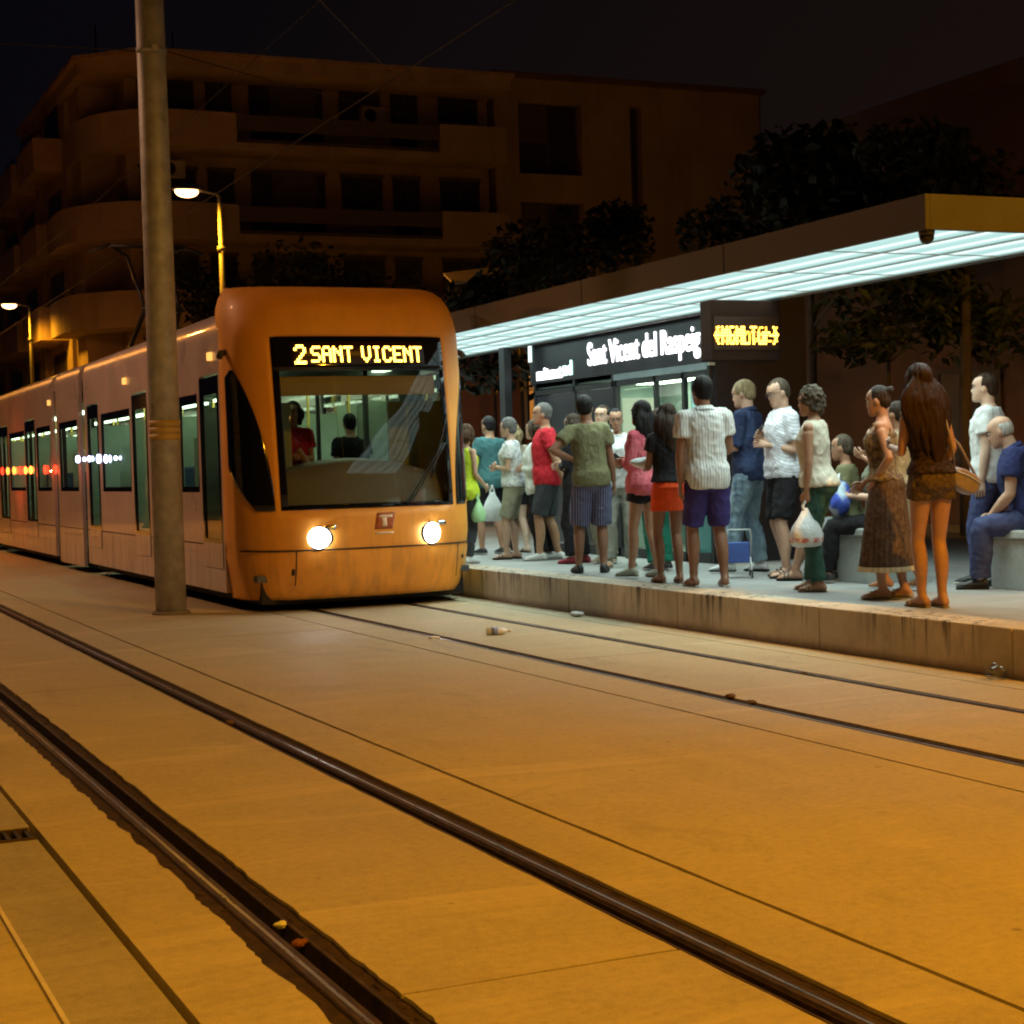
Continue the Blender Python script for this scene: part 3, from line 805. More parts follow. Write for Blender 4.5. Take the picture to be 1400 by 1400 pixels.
    for d in doors:
        for yy in (d[0] - .10, d[1] + .07):
            for sx in (-1, 1):
                ib = MB(); ib.box(min(sx * .52, sx * 1.16), max(sx * .52, sx * 1.16), yy, yy + .03, .36, 2.05); ib.build('draught_screen', INT, tram)
    for w in wins:
        yy = (w[0] + w[1]) / 2
        ib = MB(); ib.box(-1.16, -.62, yy, yy + .03, .36, 1.75); ib.build('draught_screen', INT, tram)
        ib = MB(); ib.box(.66, 1.14, w[0] + .05, w[0] + .09, .36, 2.1); ib.build('draught_screen', INT, tram)
    tb = MB()
    for x in (-.62, .62): tb.box(x - .07, x + .07, y_a + .2, y_b - .2, 2.385, 2.415)
    tb.build('ceiling_light', TUBE, tram)
    y = y_a + .7
    while y < y_b - .3:
        for x, dy in ((-.55, 0), (.55, .6)):
            hb = MB(); hb.tube([(x, y + dy, .36), (x, y + dy, 2.42)], .018, 8); hb.build('grab_pole', GRAB, tram)
        y += 1.5
    for w in wins:
        if w[1] - w[0] > 1.2:
            for sx in (-1, 1):
                y = w[0] + .15
                while y < w[1] - .35:
                    s_ = MB(); s_.box(sx * .45 if sx > 0 else -1.1, 1.1 if sx > 0 else -.45, y, y + .42, .74, .82); s_.box(.48 if sx > 0 else -1.08, 1.08 if sx > 0 else -.48, y + .36, y + .44, .82, 1.45)
                    s_.build('seat', mat('seat_fabric', (.05, .09, .16), .8) if 'seat_fabric' not in bpy.data.materials else bpy.data.materials['seat_fabric'], tram, .03)
                    y += .85
    ub = MB(); ub.box(-HW + .10, HW - .10, y_a + .1, y_b - .1, .09, .30); ub.build('underframe', SEAM, tram)
def gangway(y_a, y_b):
    b = MB(); n = 5; rs = []
    for k in range(2 * n + 1):
        y = y_a + (y_b - y_a) * k / (2 * n); o = .0 if k % 2 == 0 else -.05
        w = HW - .10 + o; h = 2.86 + o
        rs.append([V((-w, y, .35)), V((-w, y, h - .1)), V((-w + .1, y, h)), V((w - .1, y, h)), V((w, y, h - .1)), V((w, y, .35))])
    b.rings(rs, 0, False, False, False); b.build('gangway', mat('bellows_rubber', (.05, .022, .018), .8) if 'bellows_rubber' not in bpy.data.materials else bpy.data.materials['bellows_rubber'], tram)
o0 = -TY
car(1.0, 24.15 + o0, [(17.58 + o0, 18.45 + o0), (18.6 + o0, 19.9 + o0), (21.05 + o0, 22.95 + o0)], [(16.68 + o0, 17.46 + o0), (20.05 + o0, 20.9 + o0), (23.12 + o0, 23.92 + o0)])
gangway(24.15 + o0, 24.55 + o0)
car(24.55 + o0, 26.55 + o0, [(24.75 + o0, 26.35 + o0)], [], .10)
gangway(26.55 + o0, 26.95 + o0)
car(26.95 + o0, 34.0 + o0, [(27.15 + o0, 28.6 + o0), (29.9 + o0, 31.8 + o0), (33.2 + o0, 33.9 + o0)], [(28.7 + o0, 29.8 + o0), (31.95 + o0, 33.1 + o0)])
gangway(34.0 + o0, 34.4 + o0)
car(34.4 + o0, 36.4 + o0, [(34.6 + o0, 36.2 + o0)], [], .10)
gangway(36.4 + o0, 36.8 + o0)
car(36.8 + o0, 45.0 + o0, [(37.0 + o0, 38.6 + o0), (39.9 + o0, 42.0 + o0), (43.2 + o0, 44.8 + o0)], [(38.7 + o0, 39.8 + o0), (42.1 + o0, 43.1 + o0)])
b = MB(); b.box(-HW, HW, 45.0 + o0, 45.08 + o0, .17, 3.0); b.build('rear_bulkhead', ORANGE, tram)
# cab floor, apron inside, bogie and roof boxes
b = MB(); b.box(-1.05, 1.05, .35, 1.5, .08, .30); b.box(-.95, .95, .45, .6, .06, .10); b.build('underframe', SEAM, tram)
b = MB(); b.box(-1.1, 1.1, .3, 1.5, .30, .36); b.build('cab_floor', INTD, tram)
for yy in (2.2, 4.0, 10.0, 12.0):
    for sx in (-1, 1):
        b = MB(); b.tube([(sx * .43, yy, .29), (sx * .57, yy, .29)], .285, 24); b.build('wheel', M['railside'], tram)
# roof equipment and raised pantograph
for a, b_ in ((2.2, 4.6), (5.2, 7.8), (11.8, 14.5), (15.2, 17.6)):
    b = MB(); b.box(-.8, .8, a, b_, 3.0, 3.10); b.build('roof_box', mat('roof_grey', (.15, .12, .10), .7) if 'roof_grey' not in bpy.data.materials else bpy.data.materials['roof_grey'], tram, .03)
pg = MB(); yb_ = 9.6
pg.box(-.5, .5, yb_ - .5, yb_ + .5, 3.03, 3.12)
for sx in (-1, 1):
    pg.tube([(sx * .32, yb_ + .4, 3.12), (sx * .25, yb_ - .75, 3.75)], .035, 8)
    pg.tube([(sx * .25, yb_ - .75, 3.75), (sx * .30, yb_ + .15, 4.62)], .028, 8)
    pg.tube([(sx * .30, yb_ + .15, 4.62), (sx * .55, yb_ + .15, 4.78), (sx * .85, yb_ + .15, 4.66)], .022, 8)
pg.tube([(-.55, yb_ + .15, 4.76), (.55, yb_ + .15, 4.76)], .03, 8); pg.tube([(-.3, yb_ - .75, 3.75), (.3, yb_ - .75, 3.75)], .03, 8)
pg.build('pantograph', M['black_metal'], tram)
for y in (1.25, 5.55, 11.4):
    b = MB(); b.box(-HW - .035, -HW - .001, y, y + .10, 2.50, 2.58); b.build('side_marker', emit('marker_amber', (1, .45, .1), 1.6) if 'marker_amber' not in bpy.data.materials else bpy.data.materials['marker_amber'], tram)

# two rows of glowing spots standing in for reflections of passing lights
RL = emit('reflection_red', (1.0, .025, .008), 7); RLo = emit('reflection_orange', (1.0, .22, .03), 6); WL = emit('reflection_white', (.62, .68, 1.0), 14)
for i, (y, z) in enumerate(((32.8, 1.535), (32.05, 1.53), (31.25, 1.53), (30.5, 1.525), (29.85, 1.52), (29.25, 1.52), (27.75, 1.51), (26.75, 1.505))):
    b = MB(); b.ell((-HW - .004, y + o0, z), .02, .17 if i < 6 else .11, .07, 12, 8); b.build('reflected_spot', RLo if i in (1, 2, 4, 5) else RL, tram)
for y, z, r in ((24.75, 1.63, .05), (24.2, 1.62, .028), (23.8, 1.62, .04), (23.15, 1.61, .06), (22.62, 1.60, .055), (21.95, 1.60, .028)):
    b = MB(); b.ell((-HW - .012, y + o0, z), .02, r * 1.3, r, 12, 8); b.build('reflected_spot', WL, tram)

la = bpy.data.lights.new('added_red_light', 'POINT'); la.energy = 14; la.color = (1, .08, .02); la.shadow_soft_size = .01  # added light with no lamp behind it: spreads red over the flank
lo = bpy.data.objects.new('added_red_light', la); COL.objects.link(lo); lo.parent = tram; lo.location = (-HW - .5, 30.6 + o0, 1.5)
# ================================================================== CANOPY
CX0, CX1, CY0, CY1, CZ0, CZ1 = 7.0, 8.72, 9.0, 34.0, 2.80, 3.03
can = thing('platform_canopy', 'long flat platform canopy whose lit underside glows white over the waiting crowd', 'canopy', (CX0, CY0, CZ0))
Lc, Wc, Hc = CY1 - CY0, CX1 - CX0, CZ1 - CZ0
FAS = mat('canopy_fascia', (.085, .078, .072), .5, .2, var=.12, scale=1.5, bump=.08)
b = MB()
b.box(0, .04, 0, Lc, 0, Hc); b.box(Wc - .04, Wc, 0, Lc, 0, Hc); b.box(.042, Wc - .042, .001, .04, 0, Hc); b.box(.042, Wc - .042, Lc - .04, Lc - .001, 0, Hc)
b.build('fascia', FAS, can, .004)
b = MB(); b.box(.03, Wc - .03, .03, Lc - .03, Hc - .03, Hc - .003); b.build('roof_sheet', M['steel'], can)
b = MB()
yy = 2.5
while yy < Lc: b.box(-.002, .0, yy, yy + .012, 0, Hc); yy += 2.5
b.build('fascia_joint', SEAM, can)
m, nt, out = nm('lit_panel')
v = coord(nt)
wv = wave(nt, v, 1.12, 'X')
st = ramp(nt, tnoise(nt, coord(nt, (6, .12, 1)), 1.2, 3), [(.3, (.86, .86, .86)), (.7, (1.0, 1.0, 1.0))])
e = N(nt, 'ShaderNodeEmission')
# tubes shine through the diffuser as bright stripes along the canopy
strp = ramp(nt, wv, [(.0, (.55, .86, .83)), (.70, (.66, .96, .92)), (.90, (.95, 1.25, 1.2)), (1.0, (1.25, 1.5, 1.45))])
colr = mixc(nt, 1.0, strp, st, 'MULTIPLY')
nt.links.new(colr, e.inputs[0]); e.inputs[1].default_value = 1.0
nt.links.new(e.outputs[0], out.inputs[0])
PANEL = m
nxp = 3; wd = (Wc - .10) / nxp; yy = .06; k = 0
while yy < Lc - .3:
    for i in range(nxp):
        b = MB(); b.box(.05 + i * wd + .010, .05 + (i + 1) * wd - .010, yy + .012, min(yy + 1.25, Lc - .06) - .012, .028, .036)
        b.build('light_panel', PANEL, can)
    yy += 1.25
b = MB(); yy = .06
GRD = mat('panel_grid', (.50, .54, .53), .5, .2)
while yy < Lc: b.box(.04, Wc - .04, yy - .010, yy + .010, .022, .045); yy += 1.25
for i in range(nxp + 1): b.box(.05 + i * wd - .009, .05 + i * wd + .009, .045, Lc - .045, .0165, .043)
b.build('panel_grid', GRD, can)
for i in range(6):
    la = bpy.data.lights.new('canopy_tubes', 'AREA'); la.shape = 'RECTANGLE'; la.size = 1.45; la.size_y = 3.8; la.energy = 78; la.color = (.80, 1.0, .93); la.spread = R(142)
    lo = bpy.data.objects.new('canopy_tubes', la); COL.objects.link(lo); lo.parent = can; lo.location = (Wc / 2, 2.05 + 4.0 * i, .012)
# supporting posts stand at the back of the platform
for y in (10.32, 24.6):
    b = MB(); b.box(Wc - .16, Wc - .06, y, y + .16, PZ - CZ0, .018); b.build('post', M['black_metal'], can, .006)
# camera dome hung at the corner
t = thing('security_camera', 'small dark dome camera hung under the near corner of the canopy', 'camera', (7.06, 9.07, 2.80))
b = MB(); b.tube([(0, 0, .003), (0, 0, -.03)], [.055, .05], 18); b.build('mount', M['dark_plastic'], t)
b = MB(); b.ell((0, 0, -.035), .05, .05, .055, 16, 10); b.build('dome', BLACKG, t)

# ================================================================== KIOSK WITH STATION NAME
KX, KY0, KY1 = 8.84, 14.85, 19.2
kio = thing('ticket_kiosk', 'black glazed ticket kiosk carrying the glowing station name under the canopy', 'kiosk', (KX, KY0, PZ))
Lk = KY1 - KY0; Z = lambda z: z - PZ
KB = mat('kiosk_black', (.018, .020, .024), .22, var=.2, bump=.02)
KG = mat('kiosk_grey', (.16, .20, .21), .4, .3, var=.15)
b = MB(); b.box(.06, 1.15, 0, Lk, Z(2.95), Z(3.0)); b.box(.06, 1.15, .0, .05, 0, Z(2.95)) ; b.box(1.10, 1.15, .05, Lk, 0, Z(2.95)); b.box(.06, 1.10, Lk - .05, Lk, 0, Z(2.95)); b.build('shell', KB, kio)
b = MB(); b.box(0, .055, .03, Lk - .03, Z(2.34), Z(2.90)); b.build('sign_board', KB, kio, .004)
b = MB(); b.box(-.01, .06, 0, .028, Z(2.30), Z(2.95)); b.box(-.01, .06, .03, Lk, Z(2.905), Z(2.95)); b.build('sign_trim', mat('sign_trim', (.45, .52, .50), .35, .5), kio)
b = MB(); b.box(-.012, .0, Lk - .10, Lk - .02, Z(2.62), Z(2.93)); b.build('corner_light', emit('corner_light_glow', (.75, 1, .95), 1.6), kio)
WT = emit('sign_white', (.95, .95, 1.0), 4.5); WB = emit('sign_cyan', (.65, 1.0, .92), 3.0)
# the writing: local x of the text runs towards the camera (-y), its height is z, it faces the track (-x)
Mt = Matrix(((0, 0, -1, 0), (-1, 0, 0, 0), (0, 1, 0, 0), (0, 0, 0, 1)))
def sign_text(body, y_far, y_near, zb, h, m, bold=.004):
    o = text_obj('sign_lettering', body, h, Matrix.Identity(4), m, kio, .006, 1.0, bold)
    xs = [v.co.x for v in o.data.vertices]; w = max(xs) - min(xs); x0 = min(xs)
    k = (y_far - y_near) / w
    for v in o.data.vertices: v.co.x = (v.co.x - x0) * k
    o.data.transform(Matrix.Translation((-.008, y_far, zb)) @ Mt)
    return o
sign_text('Sant Vicent del Raspeig', 17.55 - KY0, 15.02 - KY0, Z(2.475), .37, WT, .002)
sign_text('mitext', 18.95 - KY0, 18.25 - KY0, Z(2.385), .21, WT, .004)
sign_text('nd', 18.22 - KY0, 17.98 - KY0, Z(2.40), .24, WB, .004)
# glazed front: frames, doorway, machines inside
b = MB()
for y in (.03, .55, 1.15, 2.05, 2.12, 3.1, 4.2): b.box(.01, .06, y, y + .05, 0, Z(2.335))
b.box(.01, .06, .09, Lk - .1, Z(2.20), Z(2.26)); b.box(.01, .06, .09, Lk - .1, 0, .10)
b.build('window_frame', M['black_metal'], kio)
KGL = glass('kiosk_glass', (.80, .88, .85), .25)
for ya, yb_ in ((.09, .55), (.6, 1.15), (1.2, 2.05), (2.17, 4.2)):
    b = MB(); b.add([(.03, ya, .10), (.03, yb_, .10), (.03, yb_, Z(2.2)), (.03, ya, Z(2.2))], [(0, 1, 2, 3)]); b.build('glazing', KGL, kio)
b = MB(); b.box(.0, .05, .06, 2.1, Z(2.265), Z(2.335)); b.build('lintel', KG, kio)
b = MB(); b.box(.10, 1.04, .06, Lk - .06, Z(.32), Z(.34)); b.box(.10, 1.04, .06, Lk - .06, Z(2.28), Z(2.3)); b.box(1.04, 1.09, .06, Lk - .06, Z(.34), Z(2.28)); b.box(.10, 1.03, 2.85, 2.9, Z(.35), Z(2.27)); b.build('interior', mat('kiosk_interior', (.32, .40, .36), .6), kio)
b = MB(); b.box(.5, .8, .3, 2.5, Z(2.24), Z(2.27)); b.build('ceiling_tube', emit('kiosk_tube', (.85, 1.0, .75), 14), kio)
b = MB(); b.box(.06, .5, .08, .50, Z(.34), Z(2.18)); mc = b.build('ticket_machine', mat('machine_teal', (.10, .30, .32), .4), kio, .01)
b = MB(); b.box(.052, .058, .12, .46, Z(.9), Z(2.12)); b.build('machine_screen', emit('machine_glow', (.45, .85, .80), 1.0), mc)
b = MB(); b.box(.50, .98, 2.82, 2.848, Z(1.5), Z(2.1)); b.build('notice_panel', emit('notice_glow', (.75, .9, .6), .8), kio)
b = MB(); b.box(.22, .42, 2.82, 2.848, Z(1.72), Z(2.0)); b.build('notice_panel', emit('notice_glow_teal', (.25, .7, .55), .5), kio)
b = MB(); b.box(.02, .055, 2.17, 4.19, Z(.42), Z(2.19)); b.build('dark_panel', KB, kio)
b = MB(); b.ell((.5, 3.2, Z(2.05)), .1, .22, .08); b.build('dim_lamp', emit('dim_lamp_glow', (.75, .8, .3), .5), kio)

# hanging LED board, square to the track
led = thing('led_board', 'brown hanging departure board with blurred amber dot letters right of the station name', 'display board', (7.87, 13.30, 2.24))
b = MB(); b.box(.075, .81, 0, .20, 0, .552); b.build('housing', mat('led_housing', (.022, .010, .006), .95, var=.2, spec=.1), led, .012)
b = MB(); b.box(.10, .785, -.006, -.001, .10, .40); b.build('display_face', mat('led_face', (.03, .012, .004), .4), led)
def place_led(mb, x, z, r): mb.box(x - r, x + r, -.014, -.008, z - r, z + r)
mb, xe = dots('<M6MLTur>', .105, .157, .0127, .0245, .0084, place_led)
mb.build('led_text', LEDC, led)
mb, xe = dots('>Lucnt6L<', .112, .178, .0127, .0205, .0078, place_led)
mb.build('led_text', emit('amber_led_faint', (1, .52, .05), 5.0), led)

# ================================================================== BENCHES
bm_ = concrete('bench_concrete', (.42, .44, .41), .2)
def bench(x0, x1, ya, yb_, label):
    t = thing('stone_bench', label, 'bench', ((x0 + x1) / 2, (ya + yb_) / 2, PZ), 0, 'concrete platform benches')
    w, l = (x1 - x0) / 2, (yb_ - ya) / 2
    b = MB(); b.box(-w, w, -l, l, .385, .45); b.build('seat_slab', bm_, t, .012)
    b = MB(); b.box(-w + .03, w - .03, -l + .02, l - .02, -.01, .384); b.build('base_block', bm_, t, .012)
    return t
bench(8.66, 9.28, 8.2, 10.5, 'pale concrete bench at the right edge under the seated old man')
bench(8.28, 8.80, 11.5, 12.36, 'concrete bench mostly hidden behind the women waiting with bags')

# ================================================================== BUILDINGS BEHIND
def facade(name, c): 
    m, nt, out = nm(name); v = coord(nt)
    col = ramp(nt, tnoise(nt, v, .5, 6, .65), [(.3, [x * .8 for x in c]), (.7, [min(1, x * 1.12) for x in c])])
    stn = ramp(nt, tnoise(nt, coord(nt, (1, 1, .12)), 1.8, 5, .65), [(.5, (0, 0, 0)), (.75, (.5, .5, .5))])
    col = mixc(nt, stn, col, [x * .5 for x in c])
    principled(nt, out, col, .9, 0, .2, tnoise(nt, v, 30, 3), .3, .01)
    return m
FA = facade('render_cream', (.40, .30, .22)); FB = facade('render_ochre', (.42, .30, .21)); FD = facade('brick_brown', (.20, .12, .085))
DW = mat('dark_window', (.045, .032, .026), .35, var=.4, bump=0); SH = mat('roller_shutter', (.10, .075, .06), .7, var=.2)
RAILM = mat('balcony_rail', (.08, .07, .065), .6, .3)
BY, BX0, BX1, BH = 55.0, 10.5, 24.7, 14.9
ap = thing('apartment_block', 'dim cream apartment block with long balconies behind the tram', 'building', (BX0, BY, 0))
Lb = BX1 - BX0
floors = [12.25, 9.25, 6.40, 3.55]
b = MB(); b.box(1.2, Lb, 1.6, 14, 0, BH - .4); b.box(0, 1.2, 3.2, 14, 0, BH - .4)
b.build('wall', FA, ap)
b = MB(); b.prism([(1.6, -.3), (Lb + .1, -.3), (Lb + .1, 14.2), (-.3, 14.2), (-.3, 1.6)], 'z', BH - .38, BH); b.build('roof', FA, ap)
b = MB(); b.prism([(1.4, -.5), (Lb + .2, -.5), (Lb + .2, 14.3), (-.5, 14.3), (-.5, 1.4)], 'z', BH + .004, BH + .14); b.build('cornice', FB, ap)
for fi, fz in enumerate(floors):
    # slab with a bulging left corner, and parapets
    bulge = .9 if fi in (1, 2) else .2
    arc = [(4.5, -.05)] + [(2.6 - (2.6 + bulge) * math.sin(a), 3.0 - (3.05 + bulge * .4) * math.cos(a)) for a in [math.pi / 2 * k / 10 for k in range(11)]]
    full = [(Lb, -.05)] + arc + [(-bulge, 5.0)]
    sl = MB(); sl.prism(full + [(0, 5.0), (0, 3.2), (1.3, 1.7), (Lb, 1.7)], 'z', fz - .22, fz); sl.build('balcony_slab', FA, ap)
    inner = [(p[0] + .14 * (1 if p[0] < 3.5 else 0), p[1] + .14) for p in arc]
    pb = MB(); pts = arc + [(-bulge, 5.0)]; ins = inner + [(-bulge + .14, 5.0)]
    pb.prism(pts + ins[::-1], 'z', fz + .003, fz + .95); pb.build('balcony_parapet', FA, ap)
    pb = MB(); pb.box(11.7, Lb, -.05, .10, fz + .003, fz + .98); pb.build('balcony_parapet', FA, ap)
    rb = MB(); rb.box(4.5, 11.7, .0, .06, fz + .42, fz + .92); rb.box(4.5, 11.7, .0, .08, fz + .003, fz + .12)
    rb.build('balcony_rail', SH, ap)
    if fi < 4:
        for (a, w_, h) in ((1.6, 1.9, 2.1), (3.9, .9, 2.1), (5.4, 2.6, 2.2), (8.6, 1.5, 1.5), (10.5, 1.0, 2.2), (12.3, 1.5, 1.6)):
            wb = MB(); wb.box(a, a + w_, 1.55, 1.60, fz + .02 + (2.25 - h), fz + 2.3); wo_ = wb.build('window', DW, ap)
            sb = MB(); sb.box(a - .06, a + w_ + .06, 1.52, 1.549, fz + 2.301, fz + 2.42); sb.box(a + w_ / 2 - .025, a + w_ / 2 + .025, 1.52, 1.549, fz + .02 + (2.25 - h), fz + 2.3); sb.build('window_frame', SH, wo_)
        rs_ = MB(); rs_.box(6.1, 7.7, 1.50, 1.54, fz + .9, fz + 2.3); rs_.build('roller_shutter', SH, ap)
# air conditioners and awning
acm = mat('aircon_white', (.45, .43, .4), .5)
for (x, z) in ((9.3, 13.35), (2.2, 11.2), (5.0, 7.2)):
    b = MB(); b.box(x, x + .85, 1.15, 1.49, z, z + .6); ac = b.build('air_conditioner', acm, ap, .02)
    b = MB(); b.tube([(x + .3, 1.148, z + .3), (x + .3, 1.13, z + .3)], .22, 16); b.build('fan_grille', M['black_metal'], ac)
# the receding left flank with stepped bays and balconies
for k in range(5):
    ya = 5.2 + k * 5.4
    b = MB(); b.box(-.15 - .1 * (k % 2), 3, ya + 8.9 if k == 9 else ya, ya + 5.0, 0, BH - .5 - .1 * k); b.build('flank_bay', FB if k % 2 else FA, ap)
    for fz in floors:
        b = MB(); b.box(-1.15, -.16 - .1 * (k % 2), ya + .6, ya + 4.4, fz - .2, fz + .95); b.build('balcony_parapet', FA if k % 2 else FB, ap)
        b = MB(); b.box(-.20 - .1 * (k % 2), -.16 - .1 * (k % 2), ya + 1.2, ya + 3.8, fz + .96, fz + 2.3); b.build('window', DW, ap)
b = MB()
for x in (.6, 3.2): b.tube([(x, 3, BH), (x, 3, BH + 1.6)], .03, 6)
b.build('roof_aerial', M['black_metal'], ap)

ob = thing('plain_block', 'plain dim building end with one tall dark slot right of the balconies', 'building', (24.8, 56.2, 0))
side_mb = MB()
def front_wall(mb, x0, x1, z0, z1, y, ops, depth):
    xs = sorted({x0, x1} | {o[0] for o in ops} | {o[1] for o in ops}); zz = sorted({z0, z1} | {o[2] for o in ops} | {o[3] for o in ops})
    for i in range(len(xs) - 1):
        for j in range(len(zz) - 1):
            xc, zc = (xs[i] + xs[i + 1]) / 2, (zz[j] + zz[j + 1]) / 2
            if any(o[0] < xc < o[1] and o[2] < zc < o[3] for o in ops): continue
            mb.add([(xs[i], y, zz[j]), (xs[i + 1], y, zz[j]), (xs[i + 1], y, zz[j + 1]), (xs[i], y, zz[j + 1])], [(0, 1, 2, 3)])
    for o in ops:
        a, b_, c, d = o[:4]
        mb.add([(a, y, c), (a, y, d), (a, y + depth, d), (a, y + depth, c)], [(0, 1, 2, 3)]); mb.add([(b_, y, c), (b_, y, d), (b_, y + depth, d), (b_, y + depth, c)], [(0, 1, 2, 3)])
        mb.add([(a, y, c), (b_, y, c), (b_, y + depth, c), (a, y + depth, c)], [(0, 1, 2, 3)]); mb.add([(a, y, d), (b_, y, d), (b_, y + depth, d), (a, y + depth, d)], [(0, 1, 2, 3)])
ops = [(.95, 3.5, 11.9, 14.5), (.95, 3.5, 8.3, 10.9), (.95, 3.5, 4.7, 7.3), (5.5, 6.0, 2.0, 14.6)]
front_wall(side_mb, 0, 11.2, 0, 15.3, 0, ops, .45)
side_mb.box(0.02, 11.18, .46, 12, 0, 15.2); side_mb.box(11.15, 11.2, 0, 12, 0, 15.3)
side_mb.build('wall', FB, ob)
b = MB(); b.box(-.1, 11.35, -.2, 12.2, 15.304, 15.5); b.build('roof', FD, ob)
for o in ops:
    b = MB(); b.box(o[0] + .02, o[1] - .02, .40, .45, o[2] + .02, o[3] - .02); w_ = b.build('window', DW, ob)
    b = MB()
    if o[1] - o[0] > 1:
        for x in (o[0] + .02, (o[0] + o[1]) / 2, o[1] - .08):
            b.box(x, x + .06, .37, .398, o[2] + .02, o[3] - .02); b.build('window_frame', SH, w_); b = MB()
        b.box(o[0] + .1, (o[0] + o[1]) / 2 - .02, .36, .396, o[2] + 1.2, o[3] - .05)
    else:
        b.box(o[0] + .22, o[0] + .28, .37, .398, o[2] + .02, o[3] - .02)
        for z in range(int(o[2]) + 1, int(o[3]), 2): b.box(o[0] + .02, o[1] - .02, .37, .396, z, z + .06)
    b.build('window_frame', SH, w_)

# low brown wall / building running along behind the platform
lb = thing('long_brick_building', 'long dark brown building running along behind the platform at the right', 'building', (16.0, 6, 0))
b = MB(); b.box(0, 8, -4, 19, 0, 6.35); b.build('wall', FD, lb)
b = MB(); b.box(-.25, 8.2, -4.2, 19.2, 6.354, 6.62); b.build('roof', FD, lb)
for y in (4.2, 8.5, 13.0):
    b = MB(); b.box(-.03, .0, y, y + 1.3, .9 + PZ, 2.5); w_ = b.build('window', DW, lb)
    b = MB(); b.box(-.05, -.031, y - .06, y, .85 + PZ, 2.56); b.box(-.05, -.031, y + 1.3, y + 1.36, .85 + PZ, 2.56); b.box(-.05, -.031, y, y + 1.3, 2.5, 2.56); b.build('window_frame', SH, w_)
# far wall closing the street left of the kiosk, with a lit orange poster panel
gw = thing('garden_wall', 'reddish rendered wall closing the view between tram and kiosk', 'wall', (8.9, 31.5, PZ))
b = MB(); b.box(0, 8, 0, .3, 0, 3.6); b.build('wall', facade('render_red', (.42, .17, .10)), gw)
b = MB(); b.box(-.05, 8.05, -.05, .35, 3.602, 3.72); b.build('coping', FB, gw)
LITP = emit('lit_poster_glow', (1, .36, .06), .42)
ps = thing('lit_poster', 'orange lit poster panel behind leaves left of the kiosk', 'poster', (12.0, 26.0, PZ))
b = MB(); b.box(-.1, 1.1, -.06, .06, 1.7, 2.65); b.build('poster_case', M['black_metal'], ps)
b = MB(); b.box(-.06, 1.06, -.068, -.062, 1.74, 2.61); b.build('poster_face', LITP, ps)
b = MB(); b.box(.0, .08, -.04, .04, 0, 1.7); b.box(.92, 1.0, -.04, .04, 0, 1.7); b.build('leg', M['black_metal'], ps)
aw = thing('street_awning', 'small orange lit awning above the canopy roof behind the kiosk', 'awning', (12.3, 30.0, PZ))
b = MB(); b.prism([(0, 4.85), (1.7, 5.15), (1.7, 5.2), (0, 4.9)], 'x', 0, 0.01); b = MB()
b.add([(0, 0, 4.55), (1.5, 0, 4.75), (1.3, 1.0, 5.0), (.2, 1.0, 4.85), (0, 0, 4.51), (1.5, 0, 4.71), (1.3, 1.0, 4.96), (.2, 1.0, 4.81)], [(0, 1, 2, 3), (4, 5, 6, 7), (0, 1, 5, 4), (1, 2, 6, 5), (2, 3, 7, 6), (3, 0, 4, 7)])
b.build('canvas', mat('awning_canvas', (.55, .40, .26), .8), aw)
b = MB()
for x, y in ((.1, .1), (1.4, .1), (.3, .95), (1.2, .95)): b.tube([(x, y, 0), (x, y, 4.6)], .03, 8)
b.build('frame', M['black_metal'], aw)

